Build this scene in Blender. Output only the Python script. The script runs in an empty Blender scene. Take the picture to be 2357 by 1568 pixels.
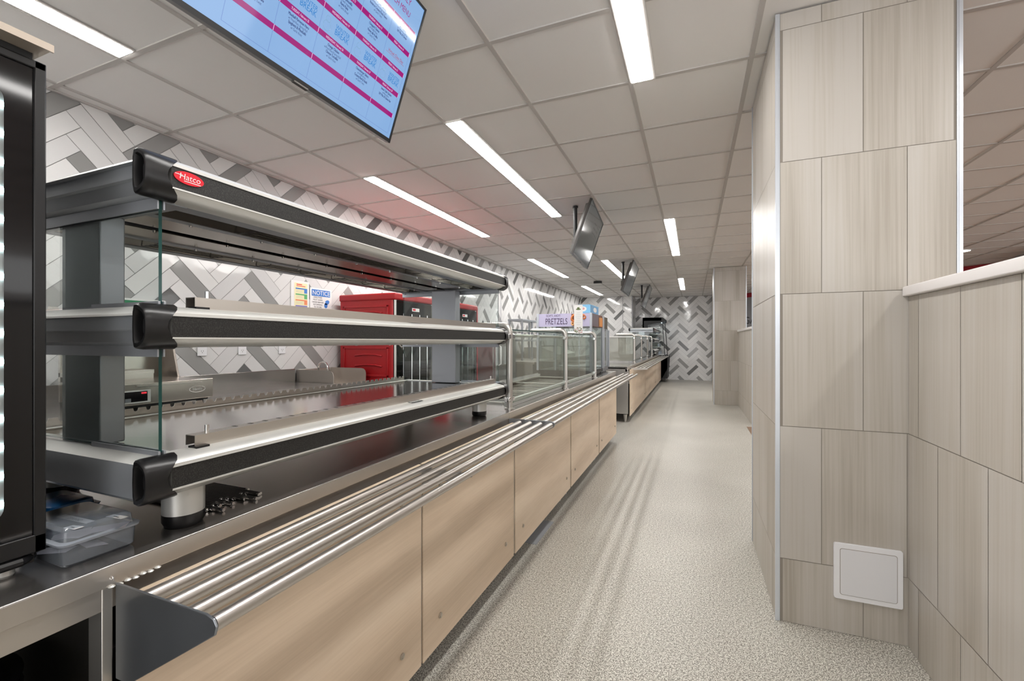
import bpy, bmesh, math, random
from mathutils import Vector
PI = math.pi
random.seed(7)
SC = bpy.context.scene
COL = SC.collection

# ------------------------------------------------------------------ camera, world, exposure
CAMZ, CEIL = 1.255, 2.729
cam_d = bpy.data.cameras.new('camera'); cam = bpy.data.objects.new('camera', cam_d); COL.objects.link(cam)
cam_d.sensor_width = 36.0; cam_d.lens = 1023.7 / 2357 * 36; cam_d.shift_y = 2.5 / 2357
cam_d.clip_start = 0.02; cam_d.clip_end = 100
cam.location = (0, 0, CAMZ); cam.rotation_euler = (PI / 2, 0, 0.38647)
SC.camera = cam
w = bpy.data.worlds.new('world'); SC.world = w; w.use_nodes = True
w.node_tree.nodes['Background'].inputs[0].default_value = (1.0, 0.99, 0.98, 1)
w.node_tree.nodes['Background'].inputs[1].default_value = 2.2
SC.view_settings.view_transform = 'Standard'; SC.view_settings.look = 'None'
SC.view_settings.gamma = 1; SC.view_settings.use_curve_mapping = False
SC.view_settings.exposure = 0.16
LAMP = 40.0          # strength of the linear ceiling lights
try:
    SC.cycles.use_denoising = True
    SC.cycles.max_bounces = 10; SC.cycles.diffuse_bounces = 5; SC.cycles.glossy_bounces = 5
    SC.cycles.transparent_max_bounces = 24; SC.cycles.sample_clamp_indirect = 6
    SC.cycles.caustics_reflective = False; SC.cycles.caustics_refractive = False
except Exception:
    pass

# ------------------------------------------------------------------ materials
def srgb(r, g, b):
    f = lambda c: (c / 255) / 12.92 if c / 255 <= 0.04045 else ((c / 255 + 0.055) / 1.055) ** 2.4
    return (f(r), f(g), f(b), 1)
def mat(name, col=(0.5, 0.5, 0.5, 1), rough=0.5, metal=0.0, emit=None, es=0.0, spec=None, coat=0.0):
    m = bpy.data.materials.new(name); m.use_nodes = True
    b = m.node_tree.nodes['Principled BSDF']
    b.inputs['Base Color'].default_value = col; b.inputs['Roughness'].default_value = rough
    b.inputs['Metallic'].default_value = metal
    if spec is not None: b.inputs['Specular IOR Level'].default_value = spec
    if coat: b.inputs['Coat Weight'].default_value = coat
    if emit is not None:
        b.inputs['Emission Color'].default_value = emit; b.inputs['Emission Strength'].default_value = es
    m['b'] = 1
    return m
def N(m): return m.node_tree.nodes, m.node_tree.links, m.node_tree.nodes['Principled BSDF']
def texco(m, scale=(1, 1, 1), kind='Object'):
    n, l, b = N(m); t = n.new('ShaderNodeTexCoord'); mp = n.new('ShaderNodeMapping')
    mp.inputs['Scale'].default_value = scale; l.new(t.outputs[kind], mp.inputs[0]); return mp
def ramp(m, fac, stops):
    n, l, b = N(m); r = n.new('ShaderNodeValToRGB'); l.new(fac, r.inputs[0])
    e = r.color_ramp.elements
    while len(e) < len(stops): e.new(0.5)
    for x, (p, c) in zip(e, stops): x.position = p; x.color = c
    return r.outputs[0]
def bump(m, h, strength=0.1, dist=0.002):
    n, l, b = N(m); k = n.new('ShaderNodeBump'); k.inputs['Strength'].default_value = strength
    k.inputs['Distance'].default_value = dist; l.new(h, k.inputs['Height']); l.new(k.outputs[0], b.inputs['Normal'])
def noise(m, vec, scale, detail=3, rough=0.5):
    n, l, b = N(m); t = n.new('ShaderNodeTexNoise'); t.inputs['Scale'].default_value = scale
    t.inputs['Detail'].default_value = detail; t.inputs['Roughness'].default_value = rough
    if vec is not None: l.new(vec, t.inputs['Vector'])
    return t.outputs['Fac']
def steel(name, col, rough, stretch, bs=0.08, rv=0.08, me=0.9):
    m = mat(name, col, rough, me); n, l, b = N(m)
    mp = texco(m, stretch); f = noise(m, mp.outputs[0], 1.0, 4, 0.6)
    mr = n.new('ShaderNodeMapRange'); l.new(f, mr.inputs[0])
    mr.inputs[3].default_value = rough - rv; mr.inputs[4].default_value = rough + rv
    l.new(mr.outputs[0], b.inputs['Roughness']); bump(m, f, bs, 0.001)
    return m
STEEL = steel('brushed_steel', (0.64, 0.60, 0.555, 1), 0.30, (1200, 10, 1200), 0.012, 0.03)
STEELV = steel('brushed_steel_upright', (0.58, 0.56, 0.53, 1), 0.34, (900, 900, 10), 0.012, 0.03)
STEELD = steel('dull_steel', (0.30, 0.32, 0.35, 1), 0.36, (5, 20, 3), 0.0, 0.07)
TOP = steel('worktop_steel', (0.42, 0.40, 0.385, 1), 0.20, (6, 3, 6), 0.0, 0.05)
TUBE = mat('polished_tube', (0.60, 0.57, 0.54, 1), 0.33, 1.0)
CHROME = mat('chrome', (0.8, 0.8, 0.8, 1), 0.08, 1.0)
ALUM = mat('anodised_aluminium', (0.78, 0.78, 0.755, 1), 0.36, 0.5)
BLUEMET = mat('grey_post_metal', (0.50, 0.53, 0.58, 1), 0.42, 0.6)
BLUEGREY = mat('end_rail_grey', (0.46, 0.49, 0.53, 1), 0.35, 0.55)
DARKMET = mat('dark_metal', (0.06, 0.055, 0.05, 1), 0.35, 0.7)
BLACK = mat('black_plastic', (0.008, 0.008, 0.009, 1), 0.32)
BLACKM = mat('black_matt', (0.012, 0.012, 0.013, 1), 0.6)
BLACKG = mat('black_gloss', (0.004, 0.004, 0.005, 1), 0.06)
TVBODY = mat('television_plastic', (0.045, 0.04, 0.037, 1), 0.35)
RED = mat('red_plastic', (0.37, 0.008, 0.012, 1), 0.38)
REDP = mat('red_print', (0.72, 0.012, 0.03, 1), 0.35)
WHITE = mat('white_plastic', (0.78, 0.78, 0.80, 1), 0.4)
PAPER = mat('white_paper', (0.80, 0.79, 0.78, 1), 0.5)
CAPW = mat('white_solid_surface', (0.80, 0.77, 0.76, 1), 0.3)
BLUEP = mat('blue_print', (0.05, 0.19, 0.55, 1), 0.5)
GREENP = mat('green_print', (0.02, 0.20, 0.09, 1), 0.5)
INK = mat('black_ink', (0.02, 0.02, 0.025, 1), 0.6)
ORANGE = mat('orange_print', (0.75, 0.25, 0.12, 1), 0.5)
YELLOW = mat('yellow_print', (0.80, 0.74, 0.45, 1), 0.5)
LILAC = mat('lilac_print', (0.52, 0.49, 0.68, 1), 0.4)
PURPLE = mat('dark_purple_print', (0.045, 0.02, 0.08, 1), 0.4)
PRETZ = mat('baked_brown_print', (0.62, 0.20, 0.06, 1), 0.4)
PRETZD = mat('dark_brown_print', (0.16, 0.06, 0.035, 1), 0.4)
PRETZL = mat('golden_print', (0.85, 0.45, 0.18, 1), 0.4)
SKYB = mat('light_blue_card', (0.22, 0.52, 0.80, 1), 0.5)
SKYB2 = mat('mid_blue_card', (0.16, 0.36, 0.60, 1), 0.5)
PINKP = mat('pink_print', (0.65, 0.32, 0.32, 1), 0.5)
LEAF = mat('olive_print', (0.12, 0.16, 0.05, 1), 0.5)
BROWNPANEL = mat('brown_panel', (0.07, 0.055, 0.035, 1), 0.3)
BLUEBIN = mat('blue_tinted_plastic', (0.01, 0.10, 0.28, 1), 0.25)
GREYPL = mat('grey_floor_plate', (0.34, 0.35, 0.37, 1), 0.5)
WALLG = mat('grey_paint', (0.30, 0.30, 0.31, 1), 0.7)
WALLW = mat('off_white_paint', (0.60, 0.58, 0.55, 1), 0.7)
REDW = mat('red_paint', (0.35, 0.01, 0.02, 1), 0.6)
MARBLE = mat('pale_panel', (0.62, 0.60, 0.55, 1), 0.25)
LIGHTM = mat('lit_diffuser', (1, 1, 1, 1), 0.5, emit=(1.0, 0.98, 0.95, 1), es=LAMP)
LIGHTD = mat('lit_diffuser_dimmed', (1, 1, 1, 1), 0.5, emit=(1.0, 0.98, 0.95, 1), es=LAMP * 0.44)
DOWNM = mat('lit_downlight', (1, 1, 1, 1), 0.5, emit=(1.0, 0.9, 0.75, 1), es=12)
LEDM = mat('led_point', (1, 1, 1, 1), 0.5, emit=(0.75, 1.0, 1.0, 1), es=14)
LEDS = mat('led_strip', (1, 1, 1, 1), 0.5, emit=(0.70, 0.90, 1.0, 1), es=9)
REDLED = mat('red_display', (0.3, 0, 0, 1), 0.4, emit=(1, 0.05, 0.08, 1), es=0.8)
FRIDGEIN = mat('case_lining', (0.32, 0.50, 0.50, 1), 0.3)
# speckled black trim strip
STRIP = mat('black_textured_strip', (0.012, 0.012, 0.012, 1), 0.42)
n, l, b = N(STRIP); f = noise(STRIP, texco(STRIP).outputs[0], 420, 2)
l.new(ramp(STRIP, f, [(0.45, (0.008, 0.008, 0.008, 1)), (0.68, (0.035, 0.034, 0.032, 1))]), b.inputs['Base Color']); bump(STRIP, f, 0.5, 0.001)
# oak laminate, grain along the counter
OAK = mat('oak_laminate', rough=0.42); n, l, b = N(OAK)
mp = texco(OAK, (60, 1.6, 60)); f = noise(OAK, mp.outputs[0], 2.2, 6, 0.65)
mp2 = texco(OAK, (2.5, 0.7, 4.0)); f2 = noise(OAK, mp2.outputs[0], 1.6, 3)
mx = n.new('ShaderNodeMath'); mx.operation = 'MULTIPLY_ADD'; l.new(f, mx.inputs[0]); mx.inputs[1].default_value = 0.45
l.new(f2, mx.inputs[2])
l.new(ramp(OAK, mx.outputs[0], [(0.45, (0.58, 0.445, 0.32, 1)), (0.72, (0.70, 0.555, 0.415, 1)), (0.95, (0.78, 0.64, 0.495, 1))]), b.inputs['Base Color'])
# beige stone-look wall tile with vertical veins, different in every tile
def vein_tile(name, c0, c1, c2, rough=0.38):
    m = mat(name, rough=rough); n, l, b = N(m)
    g = n.new('ShaderNodeNewGeometry'); t = n.new('ShaderNodeTexCoord')
    add = n.new('ShaderNodeVectorMath'); add.operation = 'MULTIPLY_ADD'
    l.new(g.outputs['Random Per Island'], add.inputs[0]); add.inputs[1].default_value = (37, 53, 29); l.new(t.outputs['Object'], add.inputs[2])
    mp = n.new('ShaderNodeMapping'); mp.inputs['Scale'].default_value = (75, 75, 1.2); l.new(add.outputs[0], mp.inputs[0])
    f = noise(m, mp.outputs[0], 1.0, 5, 0.62)
    mp2 = n.new('ShaderNodeMapping'); mp2.inputs['Scale'].default_value = (5, 5, 0.5); l.new(add.outputs[0], mp2.inputs[0])
    f2 = noise(m, mp2.outputs[0], 1.0, 2)
    wv = n.new('ShaderNodeTexWave'); wv.bands_direction = 'DIAGONAL'; wv.inputs['Scale'].default_value = 0.55
    wv.inputs['Distortion'].default_value = 5.0; wv.inputs['Detail'].default_value = 3; l.new(mp.outputs[0], wv.inputs['Vector'])
    a = n.new('ShaderNodeMath'); a.operation = 'MULTIPLY_ADD'; l.new(f, a.inputs[0]); a.inputs[1].default_value = 0.7; l.new(f2, a.inputs[2])
    a2 = n.new('ShaderNodeMath'); a2.operation = 'MULTIPLY_ADD'; l.new(wv.outputs['Fac'], a2.inputs[0]); a2.inputs[1].default_value = 0.05; l.new(a.outputs[0], a2.inputs[2])
    l.new(ramp(m, a2.outputs[0], [(0.60, c0), (0.82, c1), (1.04, c2)]), b.inputs['Base Color'])
    bump(m, f, 0.08, 0.001)
    return m
VEIN = vein_tile('veined_beige_tile', (0.36, 0.325, 0.275, 1), (0.445, 0.41, 0.36, 1), (0.485, 0.455, 0.415, 1))
GROUTB = mat('beige_grout', (0.27, 0.24, 0.205, 1), 0.8)
TRIMS = mat('tile_edge_trim', (0.66, 0.70, 0.76, 1), 0.3, 0.6)
# glossy herringbone tiles
def gloss_tile(name, stops):
    m = mat(name, rough=0.07); n, l, b = N(m)
    g = n.new('ShaderNodeNewGeometry'); l.new(ramp(m, g.outputs['Random Per Island'], stops), b.inputs['Base Color'])
    f = noise(m, texco(m).outputs[0], 9.0, 1); bump(m, f, 0.32, 0.003)
    return m
TILEW = gloss_tile('white_glazed_tile', [(0, (0.66, 0.65, 0.65, 1)), (1, (0.76, 0.75, 0.74, 1))])
TILEG = gloss_tile('grey_glazed_tile', [(0.0, (0.28, 0.275, 0.27, 1)), (0.87, (0.35, 0.345, 0.34, 1)), (0.89, (0.13, 0.13, 0.13, 1)), (1, (0.13, 0.13, 0.13, 1))])
for e in TILEG.node_tree.nodes:
    if e.type == 'VALTORGB': e.color_ramp.interpolation = 'LINEAR'
GROUTW = mat('light_grout', (0.30, 0.30, 0.30, 1), 0.8)
# resinous speckled floor
FLOORM = mat('speckled_resin_floor', rough=0.42); n, l, b = N(FLOORM)
mp = texco(FLOORM); f = noise(FLOORM, mp.outputs[0], 230, 1, 0.5); f2 = noise(FLOORM, mp.outputs[0], 95, 2, 0.6); f3 = noise(FLOORM, mp.outputs[0], 1.3, 2)
a = n.new('ShaderNodeMath'); a.operation = 'MULTIPLY_ADD'; l.new(f2, a.inputs[0]); a.inputs[1].default_value = 0.45; l.new(f, a.inputs[2])
a2 = n.new('ShaderNodeMath'); a2.operation = 'MULTIPLY_ADD'; l.new(f3, a2.inputs[0]); a2.inputs[1].default_value = 0.10; l.new(a.outputs[0], a2.inputs[2])
l.new(ramp(FLOORM, a2.outputs[0], [(0.60, (0.14, 0.125, 0.105, 1)), (0.71, (0.27, 0.25, 0.215, 1)), (0.785, (0.40, 0.38, 0.335, 1)), (0.84, (0.70, 0.68, 0.62, 1))]), b.inputs['Base Color'])
DINF = mat('brown_dining_floor', (0.22, 0.13, 0.08, 1), 0.4)
CEILT = mat('mineral_ceiling_tile', (0.90, 0.885, 0.865, 1), 0.9, spec=0.1)
CEILG = mat('ceiling_grid_metal', (0.58, 0.555, 0.53, 1), 0.6, spec=0.2)
# glass: see-through with surface reflection, solid green where seen on edge
def glassy(name, tint, refl=1.0, rough=0.0, base=None, basew=0.0):
    m = bpy.data.materials.new(name); m.use_nodes = True; n = m.node_tree.nodes; l = m.node_tree.links; n.clear()
    o = n.new('ShaderNodeOutputMaterial'); t = n.new('ShaderNodeBsdfTransparent'); t.inputs[0].default_value = tint
    g = n.new('ShaderNodeBsdfGlossy'); g.inputs['Roughness'].default_value = rough
    fr = n.new('ShaderNodeFresnel'); ge = n.new('ShaderNodeNewGeometry'); io = n.new('ShaderNodeMapRange')
    l.new(ge.outputs['Backfacing'], io.inputs[0]); io.inputs[3].default_value = 1.5; io.inputs[4].default_value = 1 / 1.5
    l.new(io.outputs[0], fr.inputs[0])
    mu = n.new('ShaderNodeMath'); mu.operation = 'MULTIPLY'; l.new(fr.outputs[0], mu.inputs[0]); mu.inputs[1].default_value = refl
    x = n.new('ShaderNodeMixShader'); l.new(mu.outputs[0], x.inputs[0]); l.new(g.outputs[0], x.inputs[2])
    if base:
        d = n.new('ShaderNodeBsdfDiffuse'); d.inputs[0].default_value = base
        y = n.new('ShaderNodeMixShader'); y.inputs[0].default_value = basew
        l.new(t.outputs[0], y.inputs[1]); l.new(d.outputs[0], y.inputs[2]); l.new(y.outputs[0], x.inputs[1])
    else: l.new(t.outputs[0], x.inputs[1])
    l.new(x.outputs[0], o.inputs[0]); return m
GLASS = glassy('clear_glass', (0.93, 0.96, 0.95, 1), 1.0)
GLASSB = glassy('hazy_guard_glass', (0.90, 0.94, 0.91, 1), 1.3, base=(0.35, 0.38, 0.33, 1), basew=0.06)
GEDGE = mat('green_glass_edge', (0.006, 0.055, 0.05, 1), 0.15)
CLEARP = glassy('clear_box_plastic', (0.86, 0.90, 0.96, 1), 1.6, 0.12, (0.50, 0.56, 0.64, 1), 0.30)
CLEARR = glassy('cloudy_box_rim', (0.6, 0.65, 0.7, 1), 1.5, 0.2, (0.55, 0.60, 0.68, 1), 0.65)
DOORP = glassy('clear_cabinet_door', (0.62, 0.64, 0.62, 1), 1.5, 0.03)
# television picture colours
def scr(name, c, s, base=(0.005, 0.006, 0.008, 1)):
    return mat(name, base, 0.07, emit=c, es=s)
SBLUE = scr('picture_light_blue', srgb(138, 178, 226), 0.86)
SMAG = scr('picture_magenta', srgb(150, 0, 110), 1.0)
SNAVY = scr('picture_navy', srgb(28, 48, 110), 1.0)
SCYAN = scr('picture_cyan', srgb(30, 120, 190), 1.0)
SLINE = scr('picture_line', srgb(95, 120, 185), 1.0)
SRED = scr('picture_crimson', srgb(170, 20, 60), 1.0)
SWHITE = scr('picture_white', srgb(235, 210, 240), 1.0)
SGREY = scr('picture_grey_green', srgb(110, 150, 175), 1.0)
SDIM = mat('dim_screen', (0.02, 0.024, 0.026, 1), 0.10, emit=(0.30, 0.36, 0.38, 1), es=0.06)
SDIMT = mat('dim_screen_text', (0.02, 0.02, 0.03, 1), 0.10, emit=(0.2, 0.22, 0.26, 1), es=0.02)

# ------------------------------------------------------------------ mesh helpers
GLY = {}
def glyphs(s):
    if s not in GLY:
        c = bpy.data.curves.new('t', 'FONT'); c.body = s; c.size = 1; c.resolution_u = 3
        o = bpy.data.objects.new('t', c); COL.objects.link(o)
        dg = bpy.context.evaluated_depsgraph_get(); dg.update(); me = o.evaluated_get(dg).to_mesh()
        GLY[s] = ([tuple(v.co) for v in me.vertices], [tuple(p.vertices) for p in me.polygons])
        o.evaluated_get(dg).to_mesh_clear(); bpy.data.objects.remove(o); bpy.data.curves.remove(c)
    return GLY[s]
def world_off(o):
    v = Vector((0, 0, 0))
    while o is not None: v += o.location; o = o.parent
    return v
class M:
    def __init__(s): s.v = []; s.f = []; s.m = []
    def add(s, vs, fs, mi=0):
        k = len(s.v); s.v += [tuple(x) for x in vs]
        for f in fs: s.f.append([k + i for i in f]); s.m.append(mi)
        return s
    def box(s, x0, x1, y0, y1, z0, z1, mi=0):
        return s.add([(x, y, z) for x in (x0, x1) for y in (y0, y1) for z in (z0, z1)],
                     [(0, 1, 3, 2), (4, 6, 7, 5), (0, 4, 5, 1), (2, 3, 7, 6), (0, 2, 6, 4), (1, 5, 7, 3)], mi)
    def pane(s, x0, x1, y0, y1, z0, z1, mi=0, edge=1):
        k = len(s.f); s.box(x0, x1, y0, y1, z0, z1, mi); d = [x1 - x0, y1 - y0, z1 - z0]; t = d.index(min(d))
        for j in range(6):
            if j // 2 != t: s.m[k + j] = edge
        return s
    def quad(s, *p, mi=0): return s.add(p, [tuple(range(len(p)))], mi)
    def prism(s, poly, ax, a0, a1, mi=0, side=None):
        def P(u, v, a): return {'X': (a, u, v), 'Y': (u, a, v), 'Z': (u, v, a)}[ax]
        n = len(poly); k = len(s.f)
        s.add([P(u, v, a0) for u, v in poly] + [P(u, v, a1) for u, v in poly],
              [tuple(range(n)), tuple(range(2 * n - 1, n - 1, -1))] + [(i, (i + 1) % n, n + (i + 1) % n, n + i) for i in range(n)], mi)
        if side:
            for i, q in enumerate(side):
                if q is not None: s.m[k + 2 + i] = q
        return s
    def cyl(s, p0, p1, r, n=16, mi=0, r1=None, cap=True, capmi=None):
        return s.tube([p0, p1], r, n, mi, [r, r if r1 is None else r1], cap, capmi)
    def tube(s, path, r, n=12, mi=0, rs=None, cap=True, capmi=None):
        P = [Vector(p) for p in path]; k = len(s.v); rings = []
        up = None
        for i, p in enumerate(P):
            t = (P[min(i + 1, len(P) - 1)] - P[max(i - 1, 0)]).normalized()
            if up is None: up = t.cross(Vector((0.31, 0.17, 0.93) if abs(t.z) < 0.9 else (1, 0, 0))).normalized()
            up = (up - t * up.dot(t)).normalized(); q = t.cross(up); rr = rs[i] if rs else r
            rings.append([p + (up * math.cos(2 * PI * j / n) + q * math.sin(2 * PI * j / n)) * rr for j in range(n)])
        vs = [v for g in rings for v in g]; fs = []
        for i in range(len(P) - 1):
            for j in range(n): fs.append((i * n + j, i * n + (j + 1) % n, (i + 1) * n + (j + 1) % n, (i + 1) * n + j))
        s.add(vs, fs, mi)
        if cap:
            cm = mi if capmi is None else capmi; b = k
            s.f.append([b + j for j in range(n)][::-1]); s.m.append(cm)
            b = k + (len(P) - 1) * n; s.f.append([b + j for j in range(n)]); s.m.append(cm)
        return s
    def lathe(s, prof, c, n=24, mi=0):
        vs = [(c[0] + r * math.cos(2 * PI * j / n), c[1] + r * math.sin(2 * PI * j / n), c[2] + z) for r, z in prof for j in range(n)]
        fs = [(i * n + j, i * n + (j + 1) % n, (i + 1) * n + (j + 1) % n, (i + 1) * n + j) for i in range(len(prof) - 1) for j in range(n)]
        fs += [tuple(range(n))[::-1], tuple((len(prof) - 1) * n + j for j in range(n))]
        return s.add(vs, fs, mi)
    def text(s, str_, org, xd, yd, size, mi=0, align='l', sx=1.0):
        vs, fs = glyphs(str_); O = Vector(org); X = Vector(xd).normalized(); Y = Vector(yd).normalized()
        wd = max([v[0] for v in vs] or [0]); off = {'l': 0, 'c': -wd / 2, 'r': -wd}[align]
        return s.add([O + X * ((v[0] + off) * size * sx) + Y * (v[1] * size) for v in vs], fs, mi)
    def disc(s, c, xd, yd, rx, ry, n=24, mi=0, a0=0, a1=2 * PI):
        C_ = Vector(c); X = Vector(xd).normalized(); Y = Vector(yd).normalized()
        return s.add([C_ + X * (rx * math.cos(a0 + (a1 - a0) * j / n)) + Y * (ry * math.sin(a0 + (a1 - a0) * j / n)) for j in range(n)], [tuple(range(n))], mi)
    def build(s, name, mats, parent=None, bevel=0, smooth=True, norm=True, seg=2):
        off = world_off(parent)
        me = bpy.data.meshes.new(name); me.from_pydata([tuple(Vector(v) - off) for v in s.v], [], s.f)
        for q in (mats if isinstance(mats, (list, tuple)) else [mats]): me.materials.append(q)
        me.polygons.foreach_set('material_index', s.m)
        if norm:
            bm = bmesh.new(); bm.from_mesh(me); bmesh.ops.recalc_face_normals(bm, faces=bm.faces); bm.to_mesh(me); bm.free()
        if smooth:
            me.polygons.foreach_set('use_smooth', [True] * len(me.polygons)); me.set_sharp_from_angle(angle=math.radians(32))
        me.update()
        o = bpy.data.objects.new(name, me); COL.objects.link(o); o.parent = parent
        if bevel:
            q = o.modifiers.new('edge', 'BEVEL'); q.width = bevel; q.segments = seg; q.limit_method = 'ANGLE'; q.angle_limit = math.radians(40)
        return o
def tag(o, label=None, cat=None, group=None, kind=None):
    if label: o['label'] = label
    if cat: o['category'] = cat
    if group: o['group'] = group
    if kind: o['kind'] = kind
    return o
def thing(name, label, cat, loc=(0, 0, 0), group=None):
    o = bpy.data.objects.new(name, None); o.empty_display_size = 0.1; COL.objects.link(o); o.location = loc
    return tag(o, label, cat, group)
def struct(m, name, mats, **k): return tag(m.build(name, mats, **k), kind='structure')
def dup(o, parent=None):
    c = o.copy(); COL.objects.link(c); c.parent = parent
    for ch in list(o.children): dup(ch, c)
    return c
def rrect(u0, u1, v0, v1, r, n=4):
    out = []
    for cu, cv, a in ((u1 - r, v1 - r, 0), (u0 + r, v1 - r, PI / 2), (u0 + r, v0 + r, PI), (u1 - r, v0 + r, 1.5 * PI)):
        for i in range(n + 1): t = a + PI / 2 * i / n; out.append((cu + r * math.cos(t), cv + r * math.sin(t)))
    return out
# ------------------------------------------------------------------ the room
LX = -3.49                       # left wall
PIT = 0.61; GX0 = 0.281; GY0 = 1.995
struct(M().box(-3.6, 0.90, -3.5, 16.4, -0.1, 0.0), 'floor', FLOORM)
struct(M().box(0.90, 9.0, -3.5, 16.4, -0.1, -0.001), 'floor', DINF)
tag(M().box(0.73, 1.5, 6.72, 7.36, 0, .004).build('floor_mat', DINF), 'brown mat at the gap beyond the near pillar, only its corner showing', 'mat')
# suspended ceiling: one recessed tile per grid cell plus the tee grid
c = M()
xs = [GX0 + PIT * i for i in range(-6, 15)]; ys = [GY0 + PIT * j for j in range(-9, 24)]
xs = [LX - 0.02] + xs; ZT = CEIL + 0.007
for i in range(len(xs) - 1):
    for j in range(len(ys) - 1):
        x0, x1, y0, y1 = xs[i] + 0.010, xs[i + 1] - 0.010, ys[j] + 0.010, ys[j + 1] - 0.010
        if x1 - x0 > 0.02: c.box(x0, x1, y0, y1, ZT, ZT + 0.015, 0)
for x in xs: c.box(x - 0.012, x + 0.012, ys[0], ys[-1], CEIL, CEIL + 0.02, 1)
for y in ys: c.box(xs[0], xs[-1], y - 0.012, y + 0.012, CEIL + 0.0005, CEIL + 0.02, 1)
c.box(xs[0], xs[-1], ys[0], ys[-1], CEIL + 0.021, CEIL + 0.05, 1)
struct(c, 'ceiling', [CEILT, CEILG], smooth=False)

# herringbone wall builder: (a, z) plane coordinates -> world through fn
W2, L2 = 0.1432, 0.5728
def clip(poly, a0, a1, z0, z1):
    for ax, lim, sg in ((0, a0, 1), (0, a1, -1), (1, z0, 1), (1, z1, -1)):
        out = []
        for i in range(len(poly)):
            p, q = poly[i], poly[(i + 1) % len(poly)]
            dp, dq = (p[ax] - lim) * sg, (q[ax] - lim) * sg
            if dp >= 0: out.append(p)
            if (dp >= 0) != (dq >= 0):
                t = dp / (dp - dq); out.append((p[0] + (q[0] - p[0]) * t, p[1] + (q[1] - p[1]) * t))
        poly = out
        if len(poly) < 3: return []
    return poly
def herring(name, fn, oa, oz, a0, a1, z0, z1, back):
    m = M(); h = L2 / 2; k = W2 / 2; g = 0.0016
    m.add([fn(a0, z0, back), fn(a1, z0, back), fn(a1, z1, back), fn(a0, z1, back)], [(0, 1, 2, 3)], 0)
    m.add([fn(a0, z0, back - 0.08), fn(a1, z0, back - 0.08), fn(a1, z1, back - 0.08), fn(a0, z1, back - 0.08)], [(3, 2, 1, 0)], 0)
    for j in range(int((a0 - oa) / L2) - 2, int((a1 - oa) / L2) + 2):
        for i in range(int((z0 - oz) / W2) - 4, int((z1 - oz) / W2) + 6):
            x, z = oa + j * L2, oz + i * W2
            s = g * 1.414
            A = [(x + s, z), (x + h, z - h + s), (x + h + k - s, z - h + k), (x + k, z + k - s)]
            x2, z2 = oa + j * L2 + h, oz + i * W2 - W2
            B = [(x2 + s, z2), (x2 + k, z2 - k + s), (x2 + k + h - s, z2 - k + h), (x2 + h, z2 + h - s)]
            for q, poly in ((0, A), (2, B)):
                p = clip(poly, a0, a1, z0, z1)
                if p: m.add([fn(u, v, 0) for u, v in p], [tuple(range(len(p)))], 2 if i % 4 == q else 1)
    o = m.build(name, [GROUTW, TILEW, TILEG], smooth=False, norm=False)
    # make every tile face look into the room
    return tag(o, kind='structure')
herring('wall_left', lambda a, z, d: (LX + d, a, z), 2.037, 1.786, -3.4, 14.75, 0.0, CEIL, -0.004)
herring('wall_back_left', lambda a, z, d: (a, 14.75 - d, z), -2.697, 2.445, LX, -1.80, 0.0, CEIL, -0.004)
herring('wall_back', lambda a, z, d: (a, 15.6 - d, z), -1.050, 2.368, -1.80, 0.57, 0.0, CEIL, -0.004)
herring('wall_return', lambda a, z, d: (-1.80 + d, a, z), 14.60, 2.445, 14.75, 15.6, 0.0, CEIL, -0.004)
struct(M().box(LX - 0.005, LX + 0.003, 7.992, 8.006, 0, CEIL), 'trim_1', WALLG)
struct(M().box(-2.12, -2.105, 14.742, 14.755, 0, CEIL), 'trim_2', WALLG)
struct(M().box(-1.83, -1.797, 14.742, 14.78, 0, CEIL), 'trim_3', WALLG)
struct(M().box(0.57, 0.62, 15.45, 15.66, 0, CEIL).box(0.565, 0.575, 15.44, 15.46, 0, 0.35), 'trim_4', DARKMET)
struct(M().box(0.62, 1.62, 15.55, 15.70, 0, CEIL), 'wall_back_dining', WALLG)
struct(M().box(LX, LX + 0.02, -3.4, 14.75, CEIL - 0.004, CEIL + 0.01), 'trim_5', CEILG)
# angled dining-room wall with a red band under the ceiling
D0 = Vector((1.6, 15.2, 0)); DD = Vector((3.65, -4.04, 0)); DN = Vector((-DD.y, DD.x, 0)).normalized() * -1
dw = M(); e = D0 + DD * 1.6; o_ = DN * -0.15
def wallpoly(p, q, z0, z1, off, mi):
    n_ = DN * off
    dw.add([tuple((p + n_ + Vector((0, 0, z0)))), tuple(q + n_ + Vector((0, 0, z0))), tuple(q + n_ + Vector((0, 0, z1))), tuple(p + n_ + Vector((0, 0, z1))),
            tuple((p + o_ + Vector((0, 0, z0)))), tuple(q + o_ + Vector((0, 0, z0))), tuple(q + o_ + Vector((0, 0, z1))), tuple(p + o_ + Vector((0, 0, z1)))],
           [(0, 1, 2, 3), (4, 7, 6, 5), (0, 4, 5, 1), (3, 2, 6, 7), (0, 3, 7, 4), (1, 5, 6, 2)], mi)
wallpoly(D0 - DD * 0.15, e, 0, 2.60, 0, 0); wallpoly(D0 - DD * 0.15, e, 2.60, CEIL, 0.012, 1)
struct(dw, 'wall_dining', [WALLG, REDW], smooth=False)
gl = M().text('GA', tuple(D0 - DD * 0.040 + DN * 0.004 + Vector((0, 0, 1.80))), tuple(DD), (0, 0, 1), 0.30)
tag(gl.build('wall_lettering', INK, norm=False), 'large black capital letters on the grey dining wall, seen between the two tiled pillars', 'lettering')
struct(M().box(5.15, 6.9, 9.0, 10.4, 2.55, CEIL - 0.001), 'ceiling_bulkhead', WALLG)

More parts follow.
